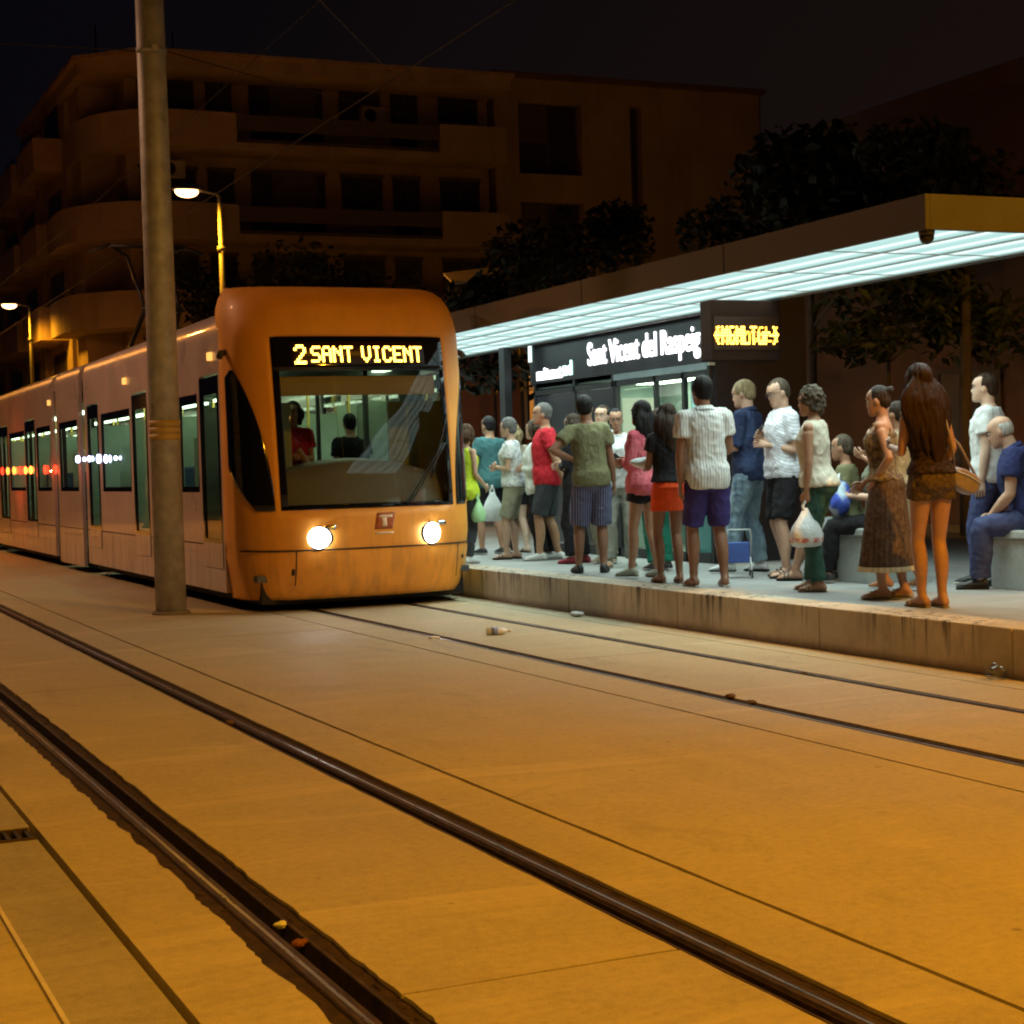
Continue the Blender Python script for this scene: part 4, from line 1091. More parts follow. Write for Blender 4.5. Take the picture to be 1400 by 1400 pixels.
# ================================================================== TREES
def leafm(name, c):
    m, nt, out = nm(name)
    oi = N(nt, 'ShaderNodeNewGeometry')
    col = ramp(nt, oi.outputs['Random Per Island'], [(0, [x * .5 for x in c]), (.6, c), (1, [x * 1.7 for x in c])])
    principled(nt, out, col, .6, 0, .3)
    return m
LEAF = leafm('leaves_dark', (.011, .015, .007)); LEAF2 = leafm('leaves_olive', (.07, .085, .03)); BARK = mat('bark', (.14, .11, .085), .9, var=.3, scale=12, bump=.7, stretch=(1, 1, .3))
def tree(name, label, x, y, z0, h, crown, n, leaf, seed, lean=(0, 0), group='trees behind the station', lm=None, tr=.10):
    random.seed(seed)
    t = thing(name, label, 'tree', (x, y, z0), 0, group)
    hc = h - crown[2]
    top = V((lean[0], lean[1], hc + crown[2] * .2))
    tb = MB(); pts = [V((0, 0, -.05)), V((lean[0] * .2, lean[1] * .2, hc * .35)), V((lean[0] * .6 + .05, lean[1] * .6, hc * .75)), top]
    tb.tube(pts, [tr, tr * .8, tr * .65, tr * .4], 10)
    cl = []
    for k in range(9):
        a = random.uniform(0, 2 * math.pi); rr = random.uniform(.35, .85)
        c = V((top.x + math.cos(a) * crown[0] * rr, top.y + math.sin(a) * crown[1] * rr, hc + crown[2] * random.uniform(-.55, .8)))
        cl.append((c, random.uniform(.28, .5)))
        st = pts[2].lerp(top, random.uniform(0, 1))
        md = st.lerp(c, .5) + V((0, 0, .12 * crown[2]))
        tb.tube([st, md, c], [tr * .35, tr * .22, tr * .08], 7)
    cl.append((V((top.x, top.y, hc + crown[2] * .35)), .55)); 
    tb.build('trunk', BARK, t)
    lb_ = MB()
    for i in range(n):
        c, r = random.choice(cl)
        d = V((random.gauss(0, 1), random.gauss(0, 1), random.gauss(0, 1))).normalized() * random.random() ** .45
        p = c + V((d.x * crown[0] * r, d.y * crown[1] * r, d.z * crown[2] * r * .9))
        q = Euler((random.uniform(-1, 1), random.uniform(-1, 1), random.uniform(0, 6.28))).to_matrix()
        s = leaf * random.uniform(.6, 1.4)
        vs = [p + q @ V(w) for w in ((-s * .5, 0, 0), (0, -s * .3, .08 * s), (s * .6, 0, 0), (0, s * .3, .08 * s))]
        lb_.add(vs, [(0, 1, 2, 3)])
    link_mesh('crown', lb_.mesh('crown', False), lm or LEAF, t)
    return t
tree('street_tree', 'slim green tree under the far side of the lit canopy against the brown building', 13.4, 18.2, PZ, 3.9, (1.9, 1.9, 1.1), 2600, .17, 5, (.1, 0), lm=LEAF2, tr=.05)
tree('street_tree', 'large dark rounded tree above the canopy roof in front of the brown building', 14.2, 21.0, PZ, 5.5, (2.2, 2.4, 1.6), 5000, .17, 6)
tree('street_tree', 'smaller dark tree above the canopy right of the large one', 14.0, 17.3, PZ, 5.1, (1.4, 1.6, 1.1), 2600, .16, 8)
tree('street_tree', 'dark bushy tree above the canopy in front of the plain building end', 14.5, 29.5, PZ, 6.3, (2.2, 2.2, 1.7), 4200, .18, 9)
tree('street_tree', 'dark tree whose leaves hang before the orange poster left of the kiosk', 10.9, 23.2, PZ, 4.1, (1.7, 1.6, 1.2), 2600, .17, 12)
tree('street_tree', 'dark tree behind the tram roof beside the near lit street lamp', 12.6, 47.0, PZ, 7.4, (2.6, 2.6, 2.4), 4200, .22, 14)
tree('street_tree', 'dark low tree behind the tram in front of the balconies', 14.5, 45.0, PZ, 7.2, (2.8, 2.6, 2.4), 3600, .22, 15)
tree('street_tree', 'added unseen tree past the near end of the canopy, shading the bench', 9.5, 7.0, PZ, 6.0, (1.5, 1.5, 1.5), 6500, .17, 21, (-.1, 0), tr=.08)  # added out of view; its crown keeps lamp light off the bench
# ================================================================== PEOPLE
def skinm(name, c):
    m, nt, out = nm(name); v = coord(nt)
    col = ramp(nt, tnoise(nt, v, 14, 4), [(.3, [x * .86 for x in c]), (.7, [min(1, x * 1.1) for x in c])])
    p = principled(nt, out, col, .5, 0, .35, tnoise(nt, v, 160, 2), .12, .003)
    p.inputs['Subsurface Weight'].default_value = .0
    return m
def hairm(name, c):
    m, nt, out = nm(name)
    v = coord(nt, (1, 1, .12)); n1 = tnoise(nt, v, 75, 4, .6, .3)
    col = ramp(nt, n1, [(.3, [x * .45 for x in c]), (.7, [min(1, x * 1.5) for x in c])])
    principled(nt, out, col, .62, 0, .18, n1, 1.0, .010)
    return m
SK = {'tan': skinm('skin_tan', (.40, .215, .13)), 'fair': skinm('skin_fair', (.52, .32, .22)), 'brown': skinm('skin_brown', (.27, .13, .075)), 'pale': skinm('skin_pale', (.58, .40, .29))}
HA = {'black': hairm('hair_black', (.012, .010, .010)), 'dark': hairm('hair_dark_brown', (.030, .017, .010)), 'brown': hairm('hair_brown', (.075, .038, .018)), 'auburn': hairm('hair_auburn', (.026, .012, .007)),
      'grey': hairm('hair_grey', (.12, .115, .11)), 'greybrown': hairm('hair_greybrown', (.075, .056, .038)), 'fair': hairm('hair_fair', (.27, .20, .105)), 'white': hairm('hair_white', (.42, .41, .38))}
EYEW = mat('eye_white', (.6, .58, .55), .3, var=.03); EYED = mat('eye_dark', (.015, .01, .008), .25); LIP = mat('lip', (.30, .10, .085), .45); BROW = mat('brow', (.04, .025, .018), .8)
LENS = mat('spectacle_frame', (.02, .02, .02), .3)

def sstep(a, b_, x):
    t = max(0, min(1, (x - a) / (b_ - a))); return t * t * (3 - 2 * t)
TM = [(.80, .088, .078, -.005), (.86, .152, .105, -.012), (.93, .168, .116, -.016), (1.00, .158, .108, -.008), (1.08, .147, .102, .0), (1.18, .152, .108, .004), (1.28, .168, .116, .006), (1.36, .178, .108, -.002), (1.42, .160, .084, -.012), (1.455, .105, .066, -.016), (1.485, .062, .060, -.012)]
TF = [(.80, .090, .080, -.005), (.86, .162, .112, -.016), (.93, .170, .118, -.020), (1.00, .150, .102, -.008), (1.08, .122, .088, .004), (1.16, .122, .088, .008), (1.25, .142, .108, .018), (1.31, .150, .114, .022), (1.37, .150, .092, .004), (1.42, .135, .072, -.010), (1.455, .085, .056, -.014), (1.485, .050, .050, -.012)]

class Body:
    def __init__(s, sex='m', fat=1.0, lean=0, side=0, twist=0, pel=(0, 0, 0), arms=None, feet=None, hyaw=0, hpitch=0, hroll=0, kneeout=0.0, legs=None):
        s.sex = sex; s.fat = fat; s.lean, s.side, s.twist = R(lean), R(side), R(twist); s.pel = V(pel)
        wk = .90 if sex == 'm' else .94
        s.prof = [(z, rx * wk * (fat if z < 1.3 else 1 + (fat - 1) * .4), ry * (fat if z < 1.3 else 1 + (fat - 1) * .4), cy + (fat - 1) * .10 * (1 if .95 < z < 1.25 else .3)) for z, rx, ry, cy in (TM if sex == 'm' else TF)]
        s.sw = .166 if sex == 'm' else .148; s.hw = .082 if sex == 'm' else .084
        s.ak = 1.0 if sex == 'm' else .84; s.lk = 1.0 if sex == 'm' else .95
        arms = arms or {}; s.sh, s.el, s.wr, s.ad, s.thumb = {}, {}, {}, {}, {}
        RT = s.rot(1.0)
        for k, sg in (('L', -1), ('R', 1)):
            a = arms.get(k, {})
            u = V(a.get('u', (.13, -.06, -1))); f = V(a.get('f', (.06, .22, -1))); u.x *= sg; f.x *= sg
            sh = s.T(V((sg * s.sw, -.014, 1.405)))
            u = (RT @ u).normalized(); f = (RT @ f).normalized()
            s.sh[k] = sh; s.el[k] = sh + u * .285; s.wr[k] = s.el[k] + f * .245; s.ad[k] = f
            th = a.get('thumb'); s.thumb[k] = RT @ (V((th[0] * sg, th[1], th[2])) if th else V((0, .5, 1)))
        feet = feet or {}; legs = legs or {}
        s.hip, s.kn, s.an, s.fy = {}, {}, {}, {}
        for k, sg in (('L', -1), ('R', 1)):
            fx, fyy, fz, yaw = feet.get(k, (.105, 0, 0, 8))
            hip = V((sg * s.hw, -.005, .90)) + s.pel
            an = V((sg * fx, fyy, .078 + fz))
            d = an - hip; L = d.length; a1, a2 = .425, .405
            L = min(L, (a1 + a2) * .999); dn = d.normalized(); an = hip + dn * L
            ca = (a1 * a1 + L * L - a2 * a2) / (2 * a1 * L); sa = math.sqrt(max(0, 1 - ca * ca))
            bend = V((sg * (kneeout + math.sin(R(yaw)) * .6), 1, .12)); bend = (bend - dn * bend.dot(dn)).normalized()
            s.hip[k] = hip; s.kn[k] = hip + dn * (a1 * ca) + bend * (a1 * sa); s.an[k] = an; s.fy[k] = R(-sg * yaw)
        s.hyaw, s.hpitch, s.hroll = R(hyaw), R(hpitch), R(hroll)
        s.hc = s.T(V((0, .022, 1.625)))
        s.HR = s.rot(.8) @ Matrix.Rotation(s.hyaw, 3, 'Z') @ Matrix.Rotation(-s.hpitch, 3, 'X') @ Matrix.Rotation(s.hroll, 3, 'Y')
    def rot(s, w):
        return Matrix.Rotation(s.twist * w, 3, 'Z') @ Matrix.Rotation(-s.lean * w, 3, 'X') @ Matrix.Rotation(s.side * w, 3, 'Y')
    def T(s, p):
        w = sstep(.86, 1.22, p.z); c = V((0, 0, .93))
        return c + s.rot(w) @ (p - c) + s.pel
    def H(s, p): return s.hc + s.HR @ V(p)
    def torso(s, mb, z0=0, z1=9, off=0, fn=None, n=32, mi=0, extra=()):
        pr = s.prof
        def at(z):
            for a, b_ in zip(pr, pr[1:]):
                if z <= b_[0]:
                    k = max(0, (z - a[0]) / (b_[0] - a[0])); return [a[i] + (b_[i] - a[i]) * k for i in (1, 2, 3)]
            return pr[-1][1:]
        za, zb = max(z0, pr[0][0] if z0 == 0 else z0), min(z1, pr[-1][0])
        m = max(4, int((zb - za) / .025)); rs = []
        for i in range(m + 1):
            z = za + (zb - za) * i / m
            rx, ry, cy = at(z)
            rx += off; ry += off
            if fn: rx, ry, cy = fn(z, rx, ry, cy)
            ring = []
            for k in range(n):
                a = 2 * math.pi * k / n; c, q = math.cos(a), math.sin(a)
                ring.append(s.T(V((rx * math.copysign(abs(c) ** .85, c), cy + ry * math.copysign(abs(q) ** .85, q), z))))
            rs.append(ring)
        mb.rings(rs, mi)
    def arm(s, mb, k, t0=0, t1=2.0, off=0, flare=0.0, mi=0):
        """t: 0 shoulder .. 1 elbow .. 2 wrist"""
        key = [(0, .053), (.12, .054), (.5, .046), (.9, .038), (1.0, .038), (1.2, .042), (1.55, .036), (1.9, .027), (2.0, .026)]
        pts, rad = [], []
        n = 14
        for i in range(n + 1):
            t = t0 + (t1 - t0) * i / n
            p = s.sh[k].lerp(s.el[k], t) if t <= 1 else s.el[k].lerp(s.wr[k], t - 1)
            for a, b_ in zip(key, key[1:]):
                if t <= b_[0] + 1e-6: r = a[1] + (b_[1] - a[1]) * (t - a[0]) / (b_[0] - a[0]); break
            pts.append(p); rad.append(r * s.ak * (1 + (s.fat - 1) * .5) + off + flare * (i / n))
        if t0 == 0:
            nk = s.T(V((0, -.016, 1.442))); a = s.sh[k]; sg = -1 if k == 'L' else 1
            mb.ell(a, rad[0], rad[0], rad[0], 14, 10, mi)
            mb.tube([nk.lerp(a, .30), nk.lerp(a, .65) + V((0, 0, -.004)), a + V((0, 0, -.002))], [.040 * s.ak + off, .046 * s.ak + off, rad[0] * .96], 14, mi)
            pts, rad = pts[1:], rad[1:]
        mb.tube(pts, rad, 16, mi)
    def leg(s, mb, k, t0=0, t1=2.0, off=0, flare=0.0, mi=0, loose=None):
        key = [(0, .088), (.2, .086), (.6, .068), (.92, .054), (1.05, .052), (1.3, .056), (1.5, .052), (1.8, .038), (2.0, .035)]
        pts, rad = [], []; n = 22
        back = V((0, -.016, 0))
        for i in range(n + 1):
            t = t0 + (t1 - t0) * i / n
            p = s.hip[k].lerp(s.kn[k], t) if t <= 1 else s.kn[k].lerp(s.an[k], t - 1)
            if 1.05 < t < 1.8: p = p + back * math.sin((t - 1.05) / .75 * math.pi)
            for a, b_ in zip(key, key[1:]):
                if t <= b_[0] + 1e-6: r = a[1] + (b_[1] - a[1]) * (t - a[0]) / (b_[0] - a[0]); break
            r = r * s.lk * (1 + (s.fat - 1) * .35) + off + flare * (i / n)
            if loose is not None: r = max(r, loose)
            pts.append(p); rad.append(r)
        mb.tube(pts, rad, 18, mi)
    def foot(s, mb, k, off=0, mi=0, sole=0.0, length=1.0):
        a = s.an[k]; base = V((a.x, a.y, a.z - .078))
        Rz = Matrix.Rotation(s.fy[k], 3, 'Z')
        prof = [(-.068, .020, .035), (-.055, .030, .062), (-.02, .033, .082), (.03, .036, .072), (.08, .042, .052), (.125, .044, .036), (.155, .036, .027), (.175, .018, .016)]
        rs = []
        for y, w, h in prof:
            w += off; h += off
            rs.append([base + Rz @ V((w * math.cos(t), y * length * (1 + off * 3), max(0, sole + h * .5 + h * .5 * math.sin(t)) if math.sin(t) > -.55 else sole)) for t in [2 * math.pi * i / 14 for i in range(14)]])
        mb.rings(rs, mi)
    def hand(s, mb, fb, k, curl=.5):
        sg = -1 if k == 'L' else 1
        d = s.ad[k]; w = s.thumb[k]; w = (w - d * w.dot(d))
        if w.length < .05: w = V((sg * -1, 0, 0)); w = w - d * w.dot(d)
        w.normalize(); nrm = (d.cross(w) if k == 'L' else w.cross(d)).normalized()
        q = s.ak ** .4; o = s.wr[k]
        rs = []
        for u, hw_, th in ((-.01, .024, .020), (.02, .030, .017), (.055, .040, .016), (.088, .041, .014), (.10, .034, .010)):
            c = o + d * u * q
            rs.append([c + w * (hw_ * q * math.cos(a)) + nrm * (th * math.sin(a)) for a in [2 * math.pi * i / 12 for i in range(12)]])
        mb.rings(rs)
        for j, (off, ln) in enumerate(((.031, .070), (.0105, .080), (-.010, .074), (-.030, .058))):
            p = o + (d * .090 + w * off) * q; dd = d + w * off * 1.2; pts = [p - dd * .02]; rad = [.0092 * q]
            ang = .12 + .05 * j
            for seg, fr in enumerate((.45, .32, .23)):
                pts.append(pts[-1] + (dd.normalized() * math.cos(ang) + nrm * math.sin(ang)) * (ln * q * fr + (.02 if seg == 0 else 0)))
                ang += curl * (.95 if seg == 0 else .7); rad.append((.0088, .0080, .0062)[seg] * q)
            fb.tube(pts, rad, 7)
        p = o + (d * .022 + w * .020) * q
        fb.tube([p, p + (d * .035 + w * .030 + nrm * .010) * q, p + (d * .066 + w * .036 + nrm * .022) * q, p + (d * .088 + w * .032 + nrm * .030) * q], [.013 * q, .0115 * q, .0098 * q, .007 * q], 8)
    def head(s, mb):
        tab = [(-.116, .014, .080, .052), (-.108, .030, .092, .030), (-.090, .043, .098, -.006), (-.068, .053, .095, -.045), (-.04, .062, .093, -.072), (-.015, .068, .091, -.090), (.010, .071, .086, -.099), (.032, .073, .093, -.104), (.058, .073, .089, -.105), (.082, .066, .072, -.094), (.102, .048, .045, -.068), (.114, .026, .016, -.04), (.120, .006, -.01, -.018)]
        fm = .94 if s.sex == 'f' else 1.0; rs = []
        for z, w, f, b_ in tab:
            c = (f + b_) / 2; r = (f - b_) / 2; ring = []
            for i in range(28):
                a = 2 * math.pi * i / 28; cx, sy = math.cos(a), math.sin(a)
                x = w * math.copysign(abs(cx) ** .9, cx); y = c + r * math.copysign(abs(sy) ** (.9 if sy < 0 else .78), sy)
                if sy > 0 and -.005 < z < .025 and .015 < abs(x) < .055: y -= .009
                ring.append(s.H((x * fm, y * fm, z)))
            rs.append(ring)
        mb.rings(rs)
        nose = [(.024, .006, .004), (.005, .009, .012), (-.018, .014, .024), (-.032, .017, .019), (-.040, .010, .004)]
        mb.rings([[s.H((w * math.cos(a) * fm, (.086 + d * max(-.3, math.sin(a))) * fm, z)) for a in [2 * math.pi * i / 10 for i in range(10)]] for z, w, d in nose])
        for sg in (-1, 1):
            mb.ell(s.H((sg * .073 * fm, -.008, -.008)), .012, .020, .032, 10, 8, 0, s.HR.to_4x4())
            mb.ell(s.H((sg * .026, .088 * fm, .030)), .022, .010, .008, 8, 6, 0, s.HR.to_4x4())
        mb.tube([s.H((0, .078 * fm, -.070)), s.H((0, .095 * fm, -.066))], [.024, .016], 8)
        nb = s.T(V((0, -.018, 1.425)))
        r = .056 if s.sex == 'm' else .046
        mb.tube([nb, nb.lerp(s.H((0, -.02, -.06)), .5), s.H((0, -.022, -.04))], [r * 1.15, r, r * 1.02], 16)
    def face(s, mb, glasses=False, beard=False):
        fm = .94 if s.sex == 'f' else 1.0; MR = s.HR.to_4x4()
        for sg in (-1, 1):
            mb.ell(s.H((sg * .030 * fm, .0795 * fm, .008)), .0135, .008, .0085, 10, 6, 1, MR)
            mb.ell(s.H((sg * .030 * fm, .0855 * fm, .008)), .0068, .005, .0072, 8, 6, 2, MR)
            mb.tube([s.H((sg * .012, .0955 * fm, .031)), s.H((sg * .030, .0945 * fm, .037)), s.H((sg * .050, .081 * fm, .030))], [.004, .0045, .003], 6, 4)
        mb.ell(s.H((0, .0935 * fm, -.066)), .024, .008, .0055, 10, 6, 3, MR); mb.ell(s.H((0, .0925 * fm, -.075)), .019, .008, .006, 10, 6, 3, MR)

class P_: pass
_buf = []
def still(me):
    """plain copies of the vertices with the normals as they are now"""
    n = len(me.vertices); co = [0.0] * (3 * n); no = [0.0] * (3 * n)
    me.vertices.foreach_get('co', co); me.vertices.foreach_get('normal', no)
    _buf.clear()
    for i in range(n):
        p = P_(); p.co = V(co[3 * i:3 * i + 3]); p.normal = V(no[3 * i:3 * i + 3]); _buf.append(p)
    return _buf
def settle(me):
    me.vertices.foreach_set('co', [c for p in _buf for c in p.co]); me.update()

def wrinkle(me, amp, sc, seed, stretch=.55):
    o = V((seed * 7.3, seed * 1.7, 0))
    for v in still(me):
        p = V((v.co.x, v.co.y, v.co.z * stretch)) * sc + o
        q = V((v.co.x, v.co.y, v.co.z)) * sc * .8 + o
        r_ = 1 - abs(mnoise.noise(p + V((mnoise.noise(q), 0, mnoise.noise(q * 1.3))) * .8)) * 2
        r_ = math.copysign(abs(r_) ** 1.5, r_)
        v.co += v.normal * amp * (r_ * .75 + mnoise.noise(p * 2.3) * .4 + .35 * mnoise.noise(p * .5))
    settle(me)

def to_uv_scale(o, k):
    o.data.transform(Matrix.Scale(k, 4)); return o

def face_dir(x, y, phi):
    az = math.atan2(x, y); return -az + R(phi)

PCOUNT = [0]
def person(label, pos, phi, height, body, skin='tan', hair=None, top=None, bottom=None, shoe=None, z0=PZ, extra=None, glasses=False, curl=.5, group='passengers waiting on the platform', fine=True):
    PCOUNT[0] += 1; seed = PCOUNT[0]
    k = height / 1.75
    rq = random.Random(seed * 31); body = dict(body)
    if 'pel' not in body:
        sgn = rq.choice((-1, 1)); body['pel'] = (sgn * rq.uniform(.012, .03), rq.uniform(-.015, .01), -.006)
        body.setdefault('side', -sgn * rq.uniform(1.0, 3.5)); body.setdefault('twist', rq.uniform(-9, 9)); body.setdefault('lean', rq.uniform(-1.5, 3.5)); body.setdefault('hroll', rq.uniform(-5, 5))
        if 'feet' not in body: body['feet'] = {'L': (rq.uniform(.08, .13), rq.uniform(-.09, .09), 0, rq.uniform(2, 18)), 'R': (rq.uniform(.08, .13), rq.uniform(-.09, .09), 0, rq.uniform(2, 18))}
    B = Body(**body)
    rz = face_dir(pos[0], pos[1], phi)
    t = thing('person', label, 'person', (pos[0], pos[1], z0), rz, group)
    vx = .0105 if fine else .013
    # --- the body, one surface
    mb = MB(); fb = MB()
    B.torso(mb); B.head(mb)
    for q in 'LR':
        B.arm(mb, q); B.leg(mb, q, 0, 2.0); B.hand(mb, fb, q, curl)
        a = B.an[q]; mb.ell(a + V((0, -.005, -.01)), .037, .042, .045)
        if not (shoe and shoe.get('type') in ('sneaker', 'shoe')): B.foot(mb, q, 0, 0, .012)
    me = remesh(mb, 'body', vx, 2)
    bm = bmesh.new(); bm.from_mesh(me)
    fm_ = MB(); B.face(fm_, glasses)
    for src, b0 in ((fb, 0), (fm_, 0)):
        m2 = src.mesh('tmp'); bm.from_mesh(m2); bpy.data.meshes.remove(m2)
    bm.to_mesh(me); bm.free()
    o = link_mesh('body', me, [SK[skin], EYEW, EYED, LIP, BROW], t); to_uv_scale(o, k)
    # --- clothes
    if bottom: make_bottom(B, bottom, t, k, seed, vx)
    if top: make_top(B, top, t, k, seed, vx)
    if hair: make_hair(B, hair, t, k, seed)
    if shoe:
        for q in 'LR':
            sb = MB(); ty = shoe['type']
            if ty in ('sneaker', 'shoe'):
                B.foot(sb, q, .005, 0, .010)
                a = B.an[q]; sb.ell(a + V((0, -.005, -.015)), .039, .045, .040)
                me = remesh(sb, 'shoe', .009, 2); so_ = link_mesh('shoe', me, shoe['m'], t); to_uv_scale(so_, k)
                lb2 = MB(); B.foot(lb2, q, .008, 0, 0)
                for i, v in enumerate(lb2.v): lb2.v[i] = (v[0], v[1], min(v[2], .022))
                to_uv_scale(lb2.build('sole', shoe.get('sole', M['white_paint']), so_), k)
            else:
                th = shoe.get('th', .012); B.foot(sb, q, .006, 0, 0)
                for i, v in enumerate(sb.v): sb.v[i] = (v[0], v[1], min(v[2], th))
                base = B.an[q] - V((0, 0, .078)); Rz = Matrix.Rotation(B.fy[q], 3, 'Z')
                for y, h, w in ((.095, .058, .047), (.06, .072, .044)) if ty == 'sandal' else ((.085, .060, .046),):
                    sb.tube([base + Rz @ V((w * math.cos(a), y, .010 + (h - .008) * math.sin(a))) for a in [math.pi * i / 8 for i in range(9)]], .007, 7)
                to_uv_scale(sb.build('shoe', shoe['m'], t), k)
    if glasses:
        gb = MB(); fmx = .94 if B.sex == 'f' else 1
        for sg in (-1, 1):
            gb.tube([B.H((sg * .031 + .020 * math.cos(a), .101, .006 + .015 * math.sin(a))) for a in [2 * math.pi * i / 12 for i in range(13)]], .0022, 5)
            gb.tube([B.H((sg * .051, .099, .012)), B.H((sg * .073, .03, .012)), B.H((sg * .076, -.02, .004))], .002, 5)
        gb.tube([B.H((-.011, .102, .008)), B.H((.011, .102, .008))], .002, 5)
        to_uv_scale(gb.build('glasses', LENS, t), k)
    if extra: extra(B, t, k)
    t['h'] = height
    del t['h']
    t_scale[t.name] = (B, k, Matrix.Translation((pos[0], pos[1], z0)) @ Matrix.Rotation(rz, 4, 'Z') @ Matrix.Scale(k, 4))
    return t
t_scale = {}
def world_of(t, p):
    B, k, Mx = t_scale[t.name]; return Mx @ V(p)

def make_top(B, d, t, k, seed, vx):
    mb = MB(); off = d.get('off', .016); hem = d.get('hem', .88); boxy = .72 * d.get('boxy', .5)
    ch = [p for p in B.prof if 1.25 < p[0] < 1.34][0]
    neck = d.get('neck', 1.462)
    def fn(z, rx, ry, cy):
        if z < 1.28:
            rx = rx + boxy * max(0, ch[1] + off - rx); ry = ry + boxy * max(0, ch[2] + off - ry)
        if z < 1.06:
            g_ = .018 * sstep(1.06, .98, z); rx += g_; ry += g_
        if z < 1.0: rx += d.get('flare', .0) * (1.0 - z) / .15; ry += d.get('flare', 0) * (1.0 - z) / .15
        if d.get('narrow') and z > 1.36: rx *= d['narrow']
        return rx, ry, cy
    B.torso(mb, hem, neck, off, fn)
    sl = d.get('sleeve', .55)
    if sl:
        for q in 'LR': B.arm(mb, q, 0, sl, off * (.9 if sl < 1.5 else .6) + d.get('sloose', .0), d.get('sflare', .012 if sl < 1.2 else .0))
    elif d.get('straps'):
        for sg in (-1, 1):
            mb.tube([B.T(V((sg * .075, .105, neck - .02))), B.T(V((sg * .080, .05, 1.43))), B.T(V((sg * .075, -.03, 1.45))), B.T(V((sg * .06, -.10, neck - .02)))], .012, 8)
    me = remesh(mb, 'shirt', vx, 3)
    wrinkle(me, d.get('wr', .0105), 14, seed)
    o = link_mesh(d.get('name', 'shirt'), me, d['m'], t); to_uv_scale(o, k)
    if d.get('collar'):
        cb = MB(); rs = []
        for z, r1, r2 in ((1.455, .088, .082), (1.49, .074, .072), (1.497, .079, .077), (1.465, .098, .09)):
            rs.append([B.T(V((r1 * math.cos(a), -.012 + r2 * math.sin(a), z + .012 * -math.sin(a)))) for a in [2 * math.pi * i / 24 for i in range(24)]])
        cb.rings(rs, 0, False); to_uv_scale(cb.build('collar', d['m'], o), k)

def make_bottom(B, d, t, k, seed, vx):
    ty = d['type']; off = d.get('off', .014); waist = d.get('waist', 1.0)
    if ty in ('long', 'knee', 'short'):
        mb = MB(); B.torso(mb, .80, waist, off)
        t1 = d.get('len', {'long': 1.96, 'knee': .98, 'short': .42}[ty])
        for q in 'LR': B.leg(mb, q, .0, t1, off, d.get('flare', .004 if ty == 'long' else .014), 0, d.get('loose'))
        me = remesh(mb, 'trousers', vx, 3); wrinkle(me, d.get('wr', .0100), 12, seed + 40, .8)
        o = link_mesh('shorts' if ty != 'long' else 'trousers', me, d['m'], t); to_uv_scale(o, k)
        if d.get('belt'):
            bb = MB(); B.torso(bb, waist - .035, waist + .005, off + .004); to_uv_scale(bb.build('belt', d['belt'], o), k)
    else:
        hem = d.get('hem', .50); flare = d.get('flare', .12); pl = d.get('pleats', 0); amp = d.get('amp', .02)
        pr = [p for p in B.prof if p[0] == .93][0]; rs = []; n = 96; m = 26
        wz = [p for p in B.prof if abs(p[0] - 1.0) < .01][0]
        lx = (B.kn['L'].y + B.kn['R'].y) / 2
        for i in range(m + 1):
            u = i / m; z = waist + (hem - waist) * u
            if z > .93:
                q = (waist - z) / max(.01, waist - .93); rx, ry, cy = [wz[j] + (pr[j] - wz[j]) * q + (off if j < 3 else 0) for j in (1, 2, 3)]; cy -= off
            else:
                q = (.93 - z) / (.93 - hem); rx, ry, cy = pr[1] + off + flare * q, pr[2] + off + flare * .85 * q, pr[3] + lx * .6 * q
            ring = []
            for j in range(n):
                a = 2 * math.pi * j / n
                w = amp * u * (math.sin(a * pl + .6 * math.sin(3 * a)) + .4 * math.sin(a * pl * 1.7 + 2)) if pl else amp * u * mnoise.noise(V((math.cos(a) * 3, math.sin(a) * 3, z * 2 + seed)))
                ring.append(B.T(V(((rx + w) * math.cos(a), cy + (ry + w) * math.sin(a), z))) if z > .86 else V(((rx + w) * math.cos(a), cy + (ry + w) * math.sin(a), z)) + B.pel)
            rs.append(ring)
        mb = MB(); mb.rings(rs); o = mb.build('skirt', d['m'], t); to_uv_scale(o, k)
        if d.get('trim'):
            hb = MB(); e = []
            for ring, g_ in ((rs[-1], 1.035), (rs[-2], 1.03)):
                c = sum(ring, V()) / len(ring); e.append([c + (p - c) * g_ for p in ring])
            a, b_ = e; lo = [p - V((0, 0, .012)) for p in a]
            ins = [p + (sum(rs[-1], V()) / n - p) * .04 for p in lo]
            hb.rings([b_, a, lo, ins], 0, False); to_uv_scale(hb.build('hem_trim', d['trim'], o), k)

